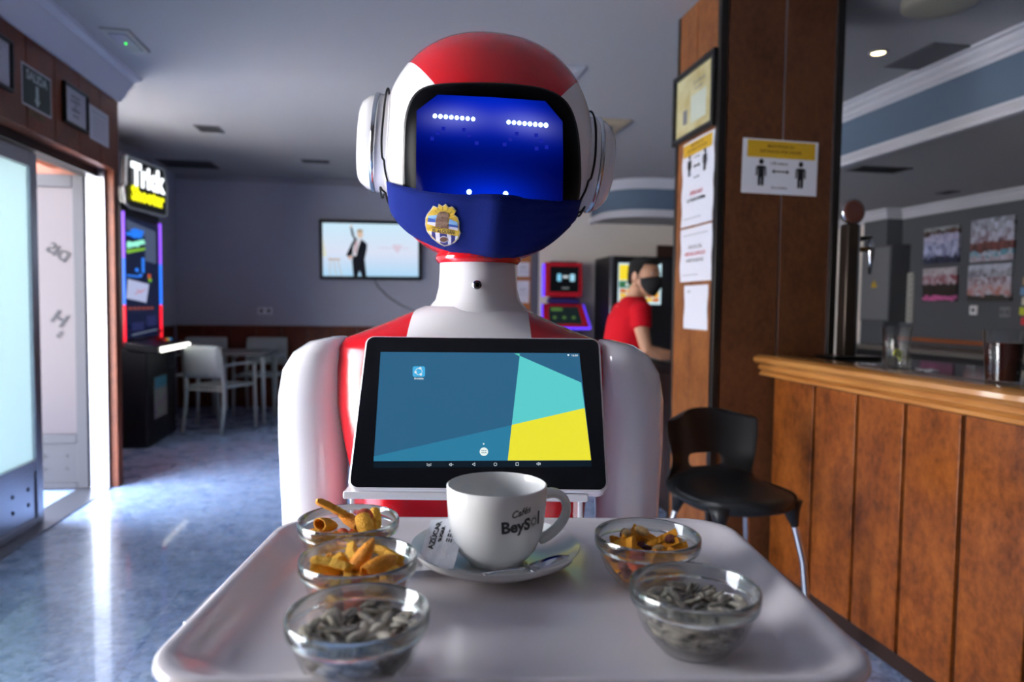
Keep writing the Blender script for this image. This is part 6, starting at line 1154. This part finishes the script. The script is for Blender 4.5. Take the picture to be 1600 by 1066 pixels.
for s in (-1, 1): MB().rings([[(-.03+.045+lx*cos(t), s*.10+.042*sin(t), z) for t in [2*pi*i/20 for i in range(20)]] for z, lx in ((.0, .125), (.02, .13), (.045, .115), (.075, .08), (.10, .055))]).build('shoe', M_blackplastic, per, smooth=40)
# hair: crown cap and short sides, beard shade, mask with loops, eyes and brows
hr = MB(); V = []; NU, NZ = 36, 12
prof = [(.001, .113), (.030, .110), (.052, .100), (.068, .084), (.077, .06), (.079, .03), (.079, 0), (.077, -.03), (.073, -.055)]
def hp_(k, t):
    w_, z = prof[k]; d_ = w_*1.30; front = max(cos(t), 0)
    zz = z
    if z < .075: zz = max(z, -.055+.13*min(1, front*2.2)) if front > .0 else z
    if z < .075 and abs(sin(t)) > .75 and cos(t) > -.35: zz = max(zz, .005)
    return HM @ Vector((-.010+d_*cos(t), w_*sin(t), zz+.006))
hr.rings([[hp_(k, 2*pi*i/NU) for i in range(NU)] for k in range(len(prof))], True, False); hr.build('hair', M_hair, per, smooth=True, solid=.004)
mk_ = MB(); V = []; nu, nv = 18, 8
for j in range(nv+1):
    for i in range(nu+1):
        a = radians(-74+148*i/nu); v = j/nv; z = -.012-.098*v+.022*max(0, 1-abs(a)/1.30)**.8*(1-v)+.040*(abs(a)/1.29)**2*v; b = 1-abs(2*v-1)**2
        rx = .094+.012*b*cos(a)+.012*(1-v)*cos(a)**2; ry = .074+.004*b; xo = .002+.004*v; k = 1-.30*max(v-.45, 0)/.55
        V.append(HM @ Vector((xo+rx*cos(a)*k+.006*v, ry*sin(a)*k, z)))
mk_.add(V, [(j*(nu+1)+i, j*(nu+1)+i+1, (j+1)*(nu+1)+i+1, (j+1)*(nu+1)+i) for j in range(nv) for i in range(nu)]); mo_ = mk_.build('face_mask', mat('black_cloth_mask', (34, 35, 38), .85), per, smooth=True, solid=.004)
for s in (-1, 1): MB().tube([HM @ Vector(p) for p in ((.032, s*.074, -.012), (.006, s*.079, .006), (-.022, s*.081, .022), (-.032, s*.079, 0), (-.016, s*.078, -.03), (.03, s*.070, -.07))], .0018, 6).build('mask_loop', M_el, mo_)
for s in (-1, 1):
    MB().rings([[HM @ Vector((.0868+x, s*.031+a*cos(t), .022+a*.5*sin(t))) for t in [2*pi*i/12 for i in range(12)]] for a, x in ((.013, -.006), (.011, .0015), (.004, .003))]).build('eye', mat('eye_white', (190, 184, 180), .3), per, smooth=True)
    MB().rings([[HM @ Vector((.0890+x, s*.031+a*cos(t), .022+a*sin(t))) for t in [2*pi*i/10 for i in range(10)]] for a, x in ((.006, 0), (.005, .002))]).build('iris', mat('dark_iris', (40, 26, 20), .2), per)
    MB().tube([HM @ Vector((.090-.010*abs(k), s*(.014+.012*k), .040+.003*sin(k*1.4))) for k in (0, .8, 1.6, 2.4)], [.004, .0055, .005, .002], 6).build('eyebrow', M_hair, per)
wx = Vector(AR[-1][3]).lerp(Vector(AR[-1][4]), .78); dd = (Vector(AR[-1][4])-Vector(AR[-1][3])).normalized()
MB().tube([wx-dd*.012, wx+dd*.012], [.033, .032], 18).build('wristband', M_blackplastic, per, smooth=40)
